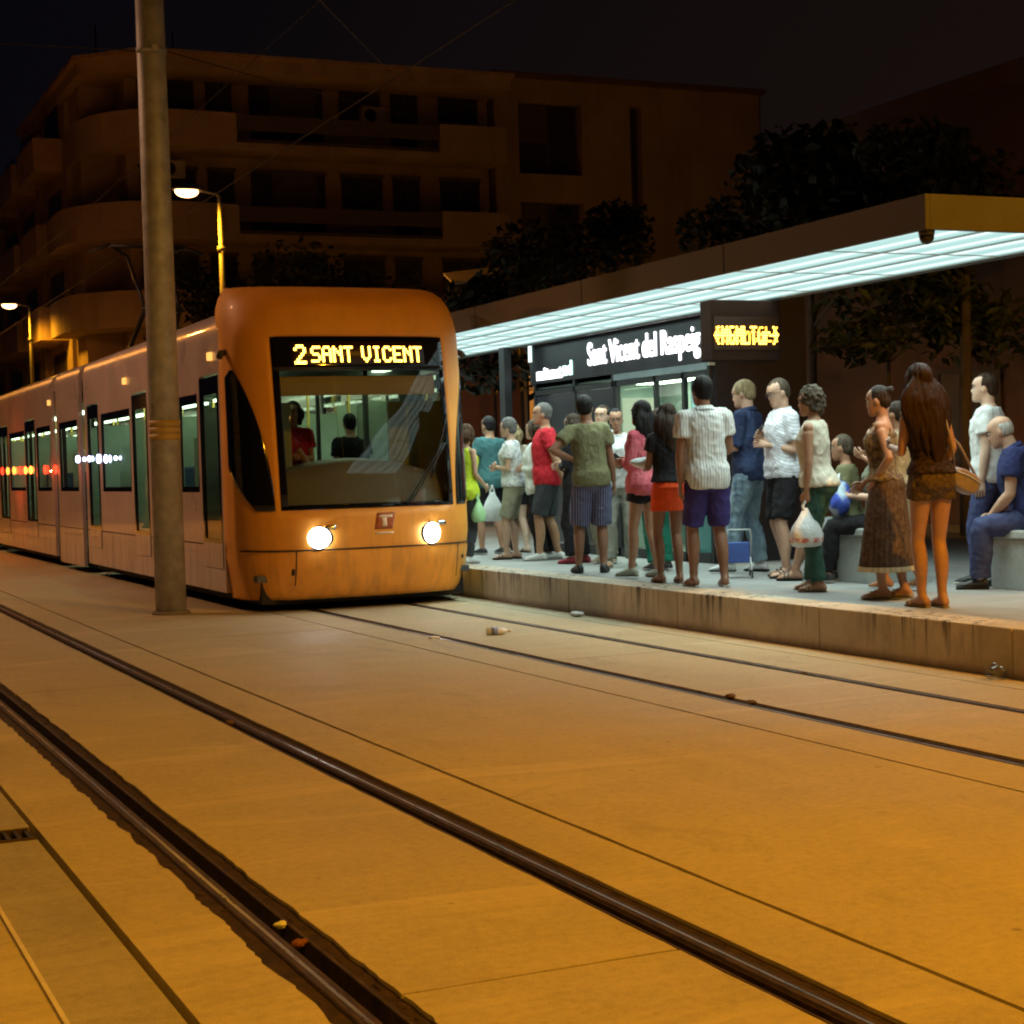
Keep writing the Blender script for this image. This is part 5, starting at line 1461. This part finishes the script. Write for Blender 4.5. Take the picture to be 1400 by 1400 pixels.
def make_hair(B, d, t, k, seed):
    mb = MB(); ty = d['type']; MR = B.HR.to_4x4(); random.seed(seed * 13); fm = .95 if B.sex == 'f' else 1.0
    amp, sc = .006, 30
    def cap(th, front=0.0, low=0.0):
        mb.ell(B.H((0, -.020 + front, .034)), (.076 + th) * fm, (.098 + th) * fm, .092 + th, 20, 14, 0, MR)
        mb.ell(B.H((0, -.052, -.012 - low)), (.066 + th) * fm, .056 + th, .062 + th, 16, 10, 0, MR)
    if ty == 'short':
        cap(.004 + d.get('th', 0)); amp = .006
    elif ty == 'bald':
        mb.rings([[B.H(((r + .004) * math.cos(a), -.018 + (r2 + .004) * math.sin(a), z)) for a in [math.pi * (.95 + 1.1 * i / 20) for i in range(21)]] + [B.H(((r - .02) * math.cos(a), -.018 + (r2 - .02) * math.sin(a), z)) for a in [math.pi * (2.05 - 1.1 * i / 20) for i in range(21)]] for z, r, r2 in ((-.05, .062, .066), (-.02, .072, .082), (.02, .077, .088), (.045, .074, .085), (.055, .070, .08))])
        amp = .004
    elif ty == 'curly':
        cap(.020, -.01, .03); mb.ell(B.H((0, -.055, -.045)), .085, .062, .075, 16, 10, 0, MR); amp, sc = .020, 34
    elif ty == 'bun':
        cap(.004); mb.ell(B.H((0, -.115, .065)), .036, .032, .034, 12, 8, 0, MR); mb.ell(B.H((.012, -.13, .078)), .022, .020, .024, 10, 8, 0, MR)
    elif ty == 'pony':
        cap(.003); mb.ell(B.H((0, -.115, .03)), .03, .03, .03, 12, 8, 0, MR)
        mb.tube([B.H((0, -.12, .03)), B.H((0, -.15, -.03)), B.H((0, -.14, -.12)), B.H((0, -.12, -.2))], [.022, .032, .026, .008], 10)
    if ty in ('bob', 'long', 'verylong'):
        cap(.012, -.006)
        ln = {'bob': .17, 'long': .36, 'verylong': .62}[ty]; wd = d.get('w', .085)
        rs = []
        for i in range(12):
            u = i / 11; z = .03 - ln * u - .0
            yb = -.062 - .045 * math.sin(u * 2.2) * (1 if ln > .2 else .3)
            hw_ = (wd + .018 * math.sin(u * math.pi)) * (1 - .40 * max(0, u - .6) / .4)
            th = .055 * (1 - .45 * u)
            rs.append((z, yb, hw_, th))
        R8 = B.rot(.9); rr = []
        def put(p, u):
            return B.H(p).lerp(B.hc + R8 @ p, sstep(.15, .6, u * ln / .4))
        for i, (z, yb, hw_, th) in enumerate(rs):
            u = i / 11; ring = []
            sh_ = .55 + .45 * min(1, i / 2.0)
            for a in [2 * math.pi * k_ / 26 for k_ in range(26)]:
                ring.append(put(V((hw_ * .86 * sh_ * math.cos(a), yb + th * sh_ * math.sin(a), z)), u))
            rr.append(ring)
        mb.rings(rr[:10])
        nl = 17 if ln > .3 else 11
        for j in range(nl):      # separate locks with ends of their own
            t_ = -1 + 2 * j / (nl - 1); L_ = ln * random.uniform(.86, 1.10) * (1 - .16 * abs(t_)); ph = random.uniform(0, 6); pts = []; rad = []
            for i in range(13):
                u = i / 12; z = .085 - (L_ + .055) * u
                w_ = (.045 + (wd - .035) * sstep(0, .35, u)) * (1 + .10 * math.sin(u * 3.1)) * (1 - .22 * sstep(.6, 1, u))
                x = t_ * w_ + .006 * math.sin(ph + u * 9)
                y = -.075 - .055 * (1 - t_ * t_) * sstep(0, .4, u) + .025 * abs(t_) - .02 * math.sin(u * 2.4) + random.uniform(-.004, .004)
                pts.append(put(V((x, y, z)), u)); rad.append(.008 + .019 * math.sin(min(1, u * 1.5 + .12) * math.pi * .5) * (1 - .75 * sstep(.62, 1, u)))
            mb.tube(pts, rad, 8)
        for sg in (-1, 1):   # locks framing the face
            mb.tube([B.H((sg * .066, .02, .06)), B.H((sg * .083, .012, .0)), B.H((sg * .084, -.01, -.08 if ty == 'bob' else -.10)), B.H((sg * .078, -.02, -.13))], [.02, .024, .022, .010], 9)
        amp, sc = .010, 26
    me = remesh(mb, 'hair', .010, 2)
    o_ = V((seed, 0, 0)); inv = B.HR.inverted()
    for v in still(me):
        q = inv @ (v.co - B.hc)
        if ty == 'curly': v.co += v.normal * amp * mnoise.noise(q * sc + o_) + v.normal * .008 * mnoise.noise(q * sc * 2 + o_)
        else:
            a = math.atan2(q.x, q.y + .02)
            v.co += v.normal * (amp * mnoise.noise(V((a * 5, q.z * 7, seed))) + amp * .6 * mnoise.noise(V((a * 14, q.z * 9, seed * 2))))
    settle(me)
    o = link_mesh('hair', me, d['m'], t); to_uv_scale(o, k)
# ------------------------------------------------------------------ clothes of the crowd
C_ = {}
def cl(key, *a, **kw):
    if key not in C_: C_[key] = cloth('cloth_' + key, *a, **kw)
    return C_[key]
neon = cl('neon', (.52, .66, .04)); teal = cl('teal', (.055, .15, .155)); cream = cl('cream', (.62, .56, .42)); whitef = cl('white_flower', (.68, .70, .68), (.42, .41, .45), 'mottle', 26)
white = cl('white', (.72, .75, .74)); black = cl('black', (.014, .013, .015)); red = cl('red', (.50, .022, .035)); olive = cl('olive', (.17, .165, .085)); dgrey = cl('dark_grey', (.045, .048, .055))
plaidp = cl('plaid_purple', (.07, .06, .13), (.20, .23, .34), 'vstripe', 13); pinkc = cl('pink', (.70, .17, .20), (.55, .10, .14), 'mottle', 9); orange = cl('orange', (.80, .085, .018)); plaidw = cl('plaid_white', (.72, .72, .69), (.46, .45, .44), 'vstripe', 13)
indigo = cl('indigo', (.05, .035, .15)); navy = cl('navy', (.020, .028, .070), (.035, .055, .12), 'mottle', 6); denim = cl('denim_light', (.10, .17, .24), (.30, .42, .48), 'fade'); jeans = cl('denim_dark', (.045, .055, .13), (.07, .085, .19), 'fade')
stripe = cl('white_stripe', (.74, .75, .78), (.50, .52, .60), 'dstripe', 13); dgreen = cl('dark_green', (.035, .085, .065)); lgrey = cl('light_grey', (.40, .43, .42)); khaki = cl('khaki', (.30, .29, .21)); brownp = cl('brown_print', (.22, .16, .085), (.09, .055, .03), 'mottle', 28)
maxis = cl('brown_skirt', (.085, .050, .030), (.13, .085, .055), 'mottle', 30); creamt = cl('cream_trim', (.62, .54, .34)); lace = cl('black_lace', (.020, .012, .009), (.055, .028, .016), 'mottle', 60); shortp = cl('short_print', (.115, .075, .042), (.06, .042, .028), 'mottle', 45)
bluegrey = cl('old_blue', (.028, .036, .115), var=.25); tan_ = cl('tan_dress', (.33, .28, .17)); green = cl('green', (.02, .17, .11)); greyk = cl('grey_khaki', (.33, .33, .28)); bluel = cl('bag_blue', (.05, .09, .45), (.45, .55, .62), 'mottle', 7)
SHW = mat('shoe_white', (.62, .63, .62), .6); SHB = mat('shoe_black', (.02, .02, .02), .5); SHT = mat('shoe_tan', (.30, .22, .13), .6); SHR = mat('shoe_red', (.30, .03, .04), .5); SHG = mat('shoe_greygreen', (.40, .42, .33), .6)
HM = lambda c, ty, **k: dict(type=ty, m=HA[c], **k)
crossed = {'L': dict(u=(.18, .10, -1), f=(-.75, .75, .12), thumb=(-.2, .2, 1)), 'R': dict(u=(.18, .10, -1), f=(-.75, .80, .05), thumb=(-.2, .2, 1))}
holdfront = {'L': dict(u=(.16, .12, -1), f=(-.35, 1, .10), thumb=(-.6, 0, .8)), 'R': dict(u=(.16, .12, -1), f=(-.35, 1, .10), thumb=(-.6, 0, .8))}

person('woman with brown bob, neon yellow top and dark trousers close beside the tram', (7.12, 17.2), -40, 1.52,
       dict(sex='f', arms={'R': dict(u=(.1, .1, -1), f=(-.2, .8, -.5))}), 'fair', HM('brown', 'bob', w=.075), dict(m=neon, sleeve=0, hem=.80, narrow=.86, flare=.02, straps=True, neck=1.44), dict(type='long', m=dgrey), dict(type='shoe', m=SHW), fine=False)
person('dark haired man in teal tee shirt and black shorts, back turned near the tram', (8.06, 18.7), 38, 1.66,
       dict(arms=holdfront, feet={'L': (.12, .05, 0, 10), 'R': (.12, -.06, 0, 10)}), 'tan', HM('black', 'short'), dict(m=teal, hem=.84, boxy=.9), dict(type='knee', m=black, len=.8), dict(type='shoe', m=SHB), fine=False)
person('fair person in a cream top standing half hidden behind the man in teal', (8.42, 18.75), 40, 1.55,
       dict(sex='f', feet={'L': (.12, .1, 0, 10), 'R': (.10, -.08, 0, 10)}), 'pale', HM('fair', 'bob', w=.07), dict(m=cream, hem=.88), dict(type='short', m=black, len=.55), dict(type='sandal', m=SHB), fine=False)
person('woman with short grey hair, folded arms and white flowered top beside the man in red', (7.84, 17.55), 78, 1.60,
       dict(sex='f', fat=1.1, arms=crossed), 'fair', HM('grey', 'short', th=.006), dict(m=whitef, hem=.90, boxy=.7), dict(type='knee', m=khaki, len=.92), dict(type='sandal', m=SHB), fine=False)
person('woman in white long sleeved jacket and wide black trousers, half behind the man in red', (8.0, 17.2), 70, 1.56,
       dict(sex='f', fat=1.12, arms=crossed), 'fair', HM('greybrown', 'bob', w=.07), dict(m=white, sleeve=1.9, hem=.82, boxy=.9, off=.022), dict(type='long', m=black, loose=.085), dict(type='sneaker', m=SHW), fine=False)
person('grey haired man in a red tee shirt, dark shorts and white trainers', (8.02, 17.0), 82, 1.74,
       dict(fat=1.12, lean=2, arms={'L': dict(u=(.22, -.30, -1), f=(-.12, -.30, -1)), 'R': dict(u=(.2, -.05, -1), f=(-.1, .4, -1))}, feet={'L': (.09, .10, 0, 6), 'R': (.10, -.08, 0, 14)}, hyaw=6), 'tan', HM('grey', 'short'),
       dict(m=red, hem=.84, boxy=.8), dict(type='knee', m=dgrey, flare=.022, len=.95), dict(type='sneaker', m=SHW))
person('woman all in black with red shoes between the men in red and olive', (7.95, 16.2), 60, 1.58,
       dict(sex='f', arms=crossed), 'fair', HM('dark', 'bob', w=.07), dict(m=black, sleeve=1.9, hem=.8, boxy=.7), dict(type='long', m=black, loose=.075), dict(type='shoe', m=SHR, sole=SHR), fine=False)
person('man in olive tee shirt and purple plaid shorts, back turned, hand on hip', (7.34, 14.64), 8, 1.71,
       dict(arms={'L': dict(u=(.95, -.30, -.75), f=(-.95, .35, -.45), thumb=(-.3, -.6, .4)), 'R': dict(u=(.16, .06, -1), f=(.10, .20, -1))}, feet={'L': (.12, .02, 0, 10), 'R': (.12, -.02, 0, 16)}, hyaw=-18, hpitch=6), 'brown', HM('black', 'short', th=.006),
       dict(m=olive, hem=.86, boxy=.95), dict(type='knee', m=plaidp, flare=.026, len=1.0, off=.02), dict(type='sneaker', m=SHB, sole=SHB))
person('man in a white shirt whose head and shoulders show behind the man in olive', (8.15, 15.9), 150, 1.66,
       dict(fat=1.1), 'fair', HM('dark', 'short'), dict(m=white, hem=.84, boxy=.9, collar=True), dict(type='long', m=khaki), dict(type='shoe', m=SHT), fine=False)
wphone = person('woman facing the camera in a white top and grey trousers, holding a dark wallet', (7.98, 15.25), 176, 1.60,
       dict(sex='f', fat=1.05, arms={'L': dict(u=(.20, .12, -1), f=(-.55, .85, .16), thumb=(-.5, .1, .9)), 'R': dict(u=(.20, .12, -1), f=(-.55, .85, .05), thumb=(-.5, .1, .9))}, hpitch=8), 'tan', HM('black', 'pony'),
       dict(m=white, hem=.88, sleeve=.3, boxy=.5), dict(type='long', m=greyk, loose=.07), dict(type='sandal', m=SHG))
person('woman with black hair in a pink jacket and black shorts, one leg crossed forward', (7.36, 13.62), 52, 1.60,
       dict(sex='f', arms=crossed, feet={'L': (.02, .14, 0, 12), 'R': (.10, -.10, 0, 14)}, pel=(0, -.02, 0), lean=-3, side=-3), 'tan', HM('black', 'long', w=.098),
       dict(m=pinkc, hem=.82, sleeve=1.9, boxy=.55, off=.024, sloose=.008), dict(type='short', m=black, len=.34), dict(type='sneaker', m=SHG, sole=SHT))
person('dark haired person in green trousers standing behind the two young women', (7.98, 14.4), 30, 1.56,
       dict(sex='f'), 'tan', HM('dark', 'bob', w=.07), dict(m=black, hem=.85), dict(type='long', m=green, loose=.06), dict(type='shoe', m=SHB), fine=False)
worange = person('young woman in black top and short orange skirt holding a white bundle', (7.22, 12.86), 24, 1.55,
       dict(sex='f', arms={'L': dict(u=(.12, .25, -1), f=(-.25, 1, .06), thumb=(-.6, 0, .8)), 'R': dict(u=(.22, .06, -1), f=(-.55, .9, .06), thumb=(-.6, 0, .8))}, feet={'L': (.09, .05, 0, 6), 'R': (.06, -.06, 0, 14)}, hyaw=10), 'brown', HM('dark', 'long', w=.110),
       dict(m=black, hem=.99, sleeve=.42, boxy=.15), dict(type='skirt', m=orange, hem=.71, flare=.004, off=.012, waist=1.0, amp=.004), dict(type='flat', m=SHT))
person('dark haired man in white checked shirt and indigo shorts, back to the camera', (7.22, 12.25), 18, 1.75,
       dict(arms={'L': dict(u=(.20, -.04, -1), f=(.02, .15, -1)), 'R': dict(u=(.16, .15, -1), f=(-.25, 1, -.1))}, feet={'L': (.11, .04, 0, 8), 'R': (.13, -.05, 0, 12)}, hyaw=12, hpitch=2), 'brown', HM('black', 'short', th=.006),
       dict(m=plaidw, hem=.82, boxy=.9, off=.018, sloose=.004, collar=True), dict(type='knee', m=indigo, flare=.022, len=.92), dict(type='flat', m=SHW))
wnavy = person('fair haired young man in navy shirt and light jeans looking at his hands', (8.42, 13.5), 70, 1.78,
       dict(arms={'L': dict(u=(.14, .16, -1), f=(-.20, 1, .18), thumb=(-.5, 0, .9)), 'R': dict(u=(.14, .22, -1), f=(-.28, 1, .22), thumb=(-.5, 0, .9))}, feet={'L': (.10, .18, 0, 8), 'R': (.11, -.06, 0, 12)}, hyaw=8, hpitch=12), 'fair', HM('fair', 'short', th=.006),
       dict(m=navy, hem=.84, boxy=.8, sleeve=.95, collar=True), dict(type='long', m=denim, loose=.062, off=.018), dict(type='sneaker', m=SHW, sole=SHB))
wstripe = person('man in spectacles and a white striped shirt looking down at his hands, black bermuda shorts', (8.32, 12.75), 118, 1.75,
       dict(fat=1.08, arms={'L': dict(u=(.16, -.08, -1), f=(-.62, .75, .20), thumb=(-.5, 0, .9)), 'R': dict(u=(.12, -.02, -1), f=(-.55, .75, .45), thumb=(-.5, 0, .9))}, hpitch=16, hyaw=4, feet={'L': (.11, .06, 0, 10), 'R': (.10, -.06, 0, 12)}), 'fair', HM('greybrown', 'short'),
       dict(m=stripe, hem=.88, boxy=.7, sleeve=.7, collar=True), dict(type='knee', m=black, len=.92, flare=.02), dict(type='sandal', m=SHB), glasses=True)
wbag = person('woman with greying curly hair in a sleeveless cream top and dark green trousers', (7.60, 11.18), 72, 1.60,
       dict(sex='f', fat=1.12, arms={'L': dict(u=(.16, .0, -1), f=(.02, .16, -1)), 'R': dict(u=(.16, .0, -1), f=(.0, .2, -1))}, feet={'L': (.10, -.02, 0, 10), 'R': (.10, .10, 0, 10)}, hyaw=14, hpitch=4), 'tan', HM('greybrown', 'curly'),
       dict(m=cl('cream_top', (.62, .57, .46)), hem=.90, sleeve=0, boxy=.35, off=.012, narrow=1.0), dict(type='long', m=dgreen, loose=.068), dict(type='sandal', m=SHT))
person('seated woman in a khaki shirt on the half hidden bench', (8.44, 12.10), 78, 1.60,
       dict(sex='f', fat=1.15, pel=(0, -.10, -.40), feet={'L': (.14, .40, 0, 5), 'R': (.12, .46, 0, 5)}, arms=holdfront, lean=4), 'tan', HM('greybrown', 'short'), dict(m=olive, hem=.90, sleeve=.9, boxy=.7), dict(type='knee', m=lgrey, len=1.25, loose=.07), dict(type='sandal', m=SHB), fine=False)
wseat = person('seated woman with pinned up hair looking sideways, blue bag on her lap', (8.46, 11.72), 88, 1.68,
       dict(sex='f', pel=(0, -.10, -.40), feet={'L': (.12, .36, 0, 5), 'R': (.12, .34, 0, 5)}, arms=holdfront, hyaw=50), 'fair', HM('greybrown', 'bun'), dict(m=cl('olive_grey', (.17, .17, .12)), hem=.90, sleeve=.4), dict(type='long', m=black), dict(type='shoe', m=SHB), fine=False)
wmaxi = person('woman with pinned up hair in a brown strappy top and long pleated brown skirt', (7.56, 10.26), 76, 1.56,
       dict(sex='f', fat=1.06, arms={'L': dict(u=(.30, -.30, -1), f=(-.45, .65, -.75), thumb=(-.5, .4, .6)), 'R': dict(u=(.10, .08, -1), f=(-.25, .7, -.6))}, feet={'L': (.07, .02, 0, 16), 'R': (.09, -.12, 0, 14)}, hyaw=-4, hpitch=8), 'tan', HM('dark', 'bun'),
       dict(m=brownp, hem=.97, sleeve=0, boxy=.1, neck=1.36, straps=True, off=.010), dict(type='skirt', m=maxis, hem=.245, flare=.085, waist=1.02, pleats=30, amp=.013, trim=creamt), dict(type='sandal', m=SHT, th=.03))
person('woman in tan dress and platform sandals half hidden behind the long haired girl', (8.02, 10.72), 60, 1.46,
       dict(sex='f', arms={'R': dict(u=(.1, .3, -1), f=(-.2, 1, .4)), 'L': dict(u=(.1, .3, -1), f=(-.2, 1, .5))}, feet={'L': (.08, .1, .03, 8), 'R': (.10, -.15, .03, 14)}), 'tan', HM('dark', 'bun'), dict(m=tan_, hem=.9, sleeve=.3), dict(type='skirt', m=tan_, hem=.42, flare=.06, pleats=9), dict(type='sandal', m=SHT, th=.03))
wgirl = person('young woman with very long auburn hair, dark lace top, tiny patterned shorts and bare legs', (7.33, 9.45), 34, 1.66,
       dict(sex='f', pel=(.015, 0, 0), lean=4, side=-4, arms={'L': dict(u=(.10, .30, -1), f=(-.30, 1, .25)), 'R': dict(u=(.16, -.05, -1), f=(-.15, .6, -.7))}, feet={'L': (.05, .05, 0, 6), 'R': (.055, -.05, 0, 10)}, hyaw=8, hpitch=2), 'tan', HM('auburn', 'verylong', w=.150),
       dict(m=lace, hem=.96, sleeve=0, boxy=.12, off=.010, narrow=.92), dict(type='short', m=shortp, len=.28, off=.012, flare=.012), dict(type='flat', m=SHT))
person('young bearded man in a plain white tee shirt looking left behind the seated old man', (8.98, 10.84), 74, 1.68,
       dict(arms={'L': dict(u=(.14, -.04, -1), f=(.04, .15, -1)), 'R': dict(u=(.14, .1, -1), f=(0, .3, -1))}, hyaw=6), 'pale', HM('dark', 'short'), dict(m=white, hem=.84, boxy=.85, off=.02), dict(type='long', m=jeans), dict(type='shoe', m=SHB))
wold = person('old man with thin white hair, blue shirt and jeans, seated bent forward on bench', (8.90, 10.28), 84, 1.74,
       dict(fat=1.22, lean=20, pel=(0, -.06, -.37), feet={'L': (.13, .36, 0, 8), 'R': (.16, .24, 0, 8)}, arms={'L': dict(u=(.16, .45, -1), f=(-.25, .80, -.42), thumb=(-.4, .2, .9)), 'R': dict(u=(.14, .5, -1), f=(-.30, .80, -.38), thumb=(-.4, .2, .9))}, hpitch=4, kneeout=.25), 'fair', HM('white', 'bald'),
       dict(m=bluegrey, hem=.90, boxy=.85, off=.024, collar=True, wr=.008), dict(type='long', m=jeans, loose=.075, off=.02), dict(type='shoe', m=SHB, sole=SHB))

# tram crew and riders (inside the tram)
person('driver in a red top sitting low behind the windscreen of the tram', (5.12, 16.95), 170, 1.68, dict(sex='f', pel=(0, 0, -.42), feet={'L': (.12, .32, 0, 5), 'R': (.12, .36, 0, 5)}, arms=holdfront), 'tan', HM('dark', 'bob', w=.07), dict(m=red, hem=.9), dict(type='long', m=black), dict(type='shoe', m=SHB), z0=.80, group='people inside the tram', fine=False)
person('person in crimson top with bare arm standing at the left inside the cab', (4.88, 16.72), 200, 1.62, dict(arms={'R': dict(u=(.3, .5, -.9), f=(.1, 1, -.5)), 'L': dict(u=(.4, .6, -.8), f=(-.3, 1, -.4))}), 'tan', HM('black', 'short'), dict(m=cl('crimson', (.35, .03, .06)), hem=.86, sleeve=.4), dict(type='long', m=black), dict(type='shoe', m=SHB), z0=.36, group='people inside the tram', fine=False)
person('dark silhouetted rider standing in the tram behind the driver', (5.95, 17.6), 10, 1.62, dict(), 'tan', HM('black', 'short'), dict(m=black, hem=.86), dict(type='long', m=black), dict(type='shoe', m=SHB), z0=.36, group='people inside the tram', fine=False)

# ================================================================== THINGS THE PEOPLE CARRY
def hand_at(t, q, d=.085):
    B, k, Mx = t_scale[t.name]; return Mx @ (B.wr[q] + B.ad[q] * d)
def plastic_sack(p, h, w, label, seed, m, print_m=None, ang=0.0):
    t = thing('carrier_bag', label, 'bag', (p.x, p.y, p.z - h), ang)
    rs = []; n = 30
    for z, a, b_ in ((0, .30, .22), (.02, .42, .32), (.12, .50, .38), (.28, .52, .38), (.45, .42, .30), (.60, .30, .20), (.74, .17, .10), (.84, .09, .05)):
        rs.append([V((a * w * math.cos(u) * (1 + .16 * mnoise.noise(V((math.cos(u) * 2.2, math.sin(u) * 2.2, z * 5 + seed)))), b_ * w * math.sin(u) * (1 + .2 * mnoise.noise(V((math.cos(u) * 2.5, math.sin(u) * 2.5, z * 6 + seed + 9)))), z * h)) for u in [2 * math.pi * i / n for i in range(n)]])
    b = MB(); b.rings(rs); o = b.build('sack', m, t)
    b = MB()
    for s_ in (-1, 1): b.tube([(s_ * .11 * w, 0, .76 * h), (s_ * .09 * w, .01, .88 * h), (0, 0, h + .005), (s_ * .03 * w, .01, h + .008)], [.012, .012, .010, .008], 8)
    b.build('handle', m, t)
    if print_m:
        rr = []
        for z in (.10, .135, .17, .20):
            r0 = [r for r, zz in zip(rs, (0, .02, .12, .28, .45)) if zz <= z][-1]; i0 = (0, .02, .12, .28, .45); j = max(i for i in range(5) if i0[i] <= z); kx = (z - i0[j]) / (i0[j + 1] - i0[j])
            rr.append([(pa.lerp(pb, kx)) * 1 for pa, pb in zip(rs[j], rs[j + 1])])
        rr = [[V((p_.x * 1.012, p_.y * 1.012, p_.z)) for p_ in r] for r in rr]
        b = MB(); b.rings(rr, 0, False); b.build('printed_band', print_m, t)
    return t
m, nt, out = nm('thin_white_plastic'); v = coord(nt)
p_ = principled(nt, out, ramp(nt, tnoise(nt, v, 9, 4), [(.3, (.55, .60, .62)), (.7, (.78, .80, .80))]), .3, 0, .5, tnoise(nt, v, 26, 4, .6, 1.0), .7, .02)
SACK = m
RING = cl('sack_print', (.62, .16, .12), (.75, .70, .68), 'mottle', 20)
plastic_sack(hand_at(wbag, 'L'), .36, .30, 'white plastic carrier bag with pink red band held by the curly haired woman', 3, SACK, RING, .4)
# tote by the grey haired woman, neon woman's small green bag
plastic_sack(V((7.78, 18.0, 1.12)), .40, .26, 'white shopping bag hanging between the man in teal and the woman in flowers', 6, SACK)
plastic_sack(V((7.20, 17.05, 1.05)), .30, .18, 'pale green little bag held by the woman in the neon top', 8, mat('bag_green', (.35, .60, .30), .5), None, .6)
# white bundle on the arms of the woman in orange skirt
pa, pb = hand_at(worange, 'L', .04), hand_at(worange, 'R', .04); c = (pa + pb) / 2
b = MB(); b.ell((0, 0, .03), .20, .12, .055, 22, 12)
b.v = [tuple(V(v_) * (1 + .28 * mnoise.noise(V(v_) * 14))) for v_ in b.v]
o = b.build('cloth_bundle', white); o.location = (c.x, c.y, c.z + .01); o.rotation_euler = (0, 0, -.25)
tag(o, 'white folded bundle lying on the forearms of the woman in the orange skirt', 'bundle')
pa = (hand_at(wphone, 'L', .10) + hand_at(wphone, 'R', .10)) / 2
t = thing('wallet', 'dark wallet held open by the woman facing the camera', 'wallet', (pa.x, pa.y, pa.z + .02), .4)
b = MB(); Mw = Matrix.Rotation(.5, 4, 'Y') @ Matrix.Rotation(-.5, 4, 'X'); b.box(-.12, 0, -.055, .055, -.008, .008, 0, Mw); b.build('cover', M['dark_plastic'], t, .003)
b = MB(); b.box(.002, .11, -.055, .055, -.010, .006, 0, Mw); b.build('flap', mat('wallet_leather', (.05, .035, .03), .5), t, .003)
for who, nm_, lab in ((wnavy, 'R', 'little dark phone in the hands of the young man in navy'), (wstripe, 'R', 'dark phone held up by the man in the striped shirt')):
    pa = hand_at(who, nm_, .10)
    t = thing('phone', lab, 'phone', (pa.x, pa.y, pa.z), .7)
    b = MB(); Mw = Matrix.Rotation(.7, 4, 'X'); b.box(-.035, .035, -.006, .006, -.02, .10, 0, Mw); b.build('case', M['dark_plastic'], t, .004)
    b = MB(); b.box(-.030, .030, .0062, .0075, -.012, .092, 0, Mw); b.build('display', BLACKG, t)
# handbag at the girl's hip
B, k, Mx = t_scale[wgirl.name]
hp = Mx @ V((.24, -.06, .90)); sh = Mx @ (B.sh['R'] + V((.0, 0, .065)))
t = thing('handbag', 'dusty pink beige handbag on the hip of the girl with very long hair', 'handbag', hp, wgirl.rotation_euler.z)
LEATH = mat('bag_leather', (.25, .195, .185), .45, var=.2, scale=14, bump=.3)
b = MB(); n = 20; rs = []
for y, s_ in ((-.055, .72), (-.045, .92), (0, 1.0), (.045, .92), (.055, .72)):
    rs.append([V((.125 * s_ * math.copysign(abs(math.cos(u)) ** .7, math.cos(u)), y, .078 * s_ * math.copysign(abs(math.sin(u)) ** .7, math.sin(u)))) for u in [2 * math.pi * i / n for i in range(n)]])
Mr = Matrix.Rotation(.45, 4, 'Y'); rs = [[Mr @ p for p in r] for r in rs]
b.rings(rs); b.build('pouch', LEATH, t)
b = MB(); b.tube([Mr @ V((-.11, -.058, .025)), Mr @ V((0, -.062, .037)), Mr @ V((.11, -.058, .025))], .005, 6); b.build('zip', M['steel'], t)
inv = (Matrix.Translation(hp) @ Matrix.Rotation(wgirl.rotation_euler.z, 4, 'Z')).inverted(); q = inv @ sh
b = MB(); b.tube([Mr @ V((-.10, 0, .065)), V((-.10, -.03, .25)), q + V((-.03, -.08, -.10)), q, q + V((-.02, .07, -.10)), V((.02, .06, .25)), Mr @ V((.09, 0, .07))], .009, 6); b.build('strap', LEATH, t)
# blue bag on the seated woman's lap
B, k, Mx = t_scale[wseat.name]; q = Mx @ V((0, .24, .60))
t = thing('lap_bag', 'blue and white bag resting on the lap of the seated woman', 'bag', q, wseat.rotation_euler.z)
b = MB(); b.ell((0, 0, .10), .17, .10, .15, 20, 12); b.v = [tuple(V(v_) * (1 + .2 * mnoise.noise(V(v_) * 9))) for v_ in b.v]; b.build('pouch', bluel, t)
b = MB(); b.tube([(-.09, 0, .22), (-.06, 0, .32), (.06, 0, .32), (.09, 0, .22)], .010, 8); b.build('handle', white, t)
# folded pushchair behind the man in the checked shirt
t = thing('pushchair', 'small pushchair with blue seat and white wheels behind the man in indigo shorts', 'pushchair', (7.98, 13.0, PZ), -.5); t.scale = (.60, .60, .44)
PB = mat('pushchair_blue', (.05, .10, .35), .7); PW = mat('pushchair_white', (.55, .57, .55), .4)
b = MB(); b.box(-.16, .16, -.12, .22, .30, .34); b.box(-.16, .16, -.16, -.12, .30, .72); b.build('seat', PB, t, .02)
b = MB()
for sx in (-1, 1):
    b.tube([(sx * .18, .30, .08), (sx * .18, .05, .34), (sx * .18, -.25, .80), (sx * .16, -.33, .98)], .011, 8); b.tube([(sx * .18, -.28, .08), (sx * .18, .0, .40)], .011, 8)
b.tube([(-.16, -.33, .98), (.16, -.33, .98)], .012, 8); b.build('frame', PW, t)
for sx in (-1, 1):
    for y in (.30, -.28):
        b = MB()
        for rr_ in (0,):
            b.tube([(sx * .18 + .05 * 0, y + .065 * math.cos(a), .078 + .065 * math.sin(a)) for a in [2 * math.pi * i / 20 for i in range(21)]], .013, 8)
        w_ = b.build('wheel', M['black_metal'], t)
        b = MB(); b.tube([(sx * .18 - .012, y, .078), (sx * .18 + .012, y, .078)], .045, 14); b.build('rim', PW, w_)
bpy.data.scenes.remove(TS)
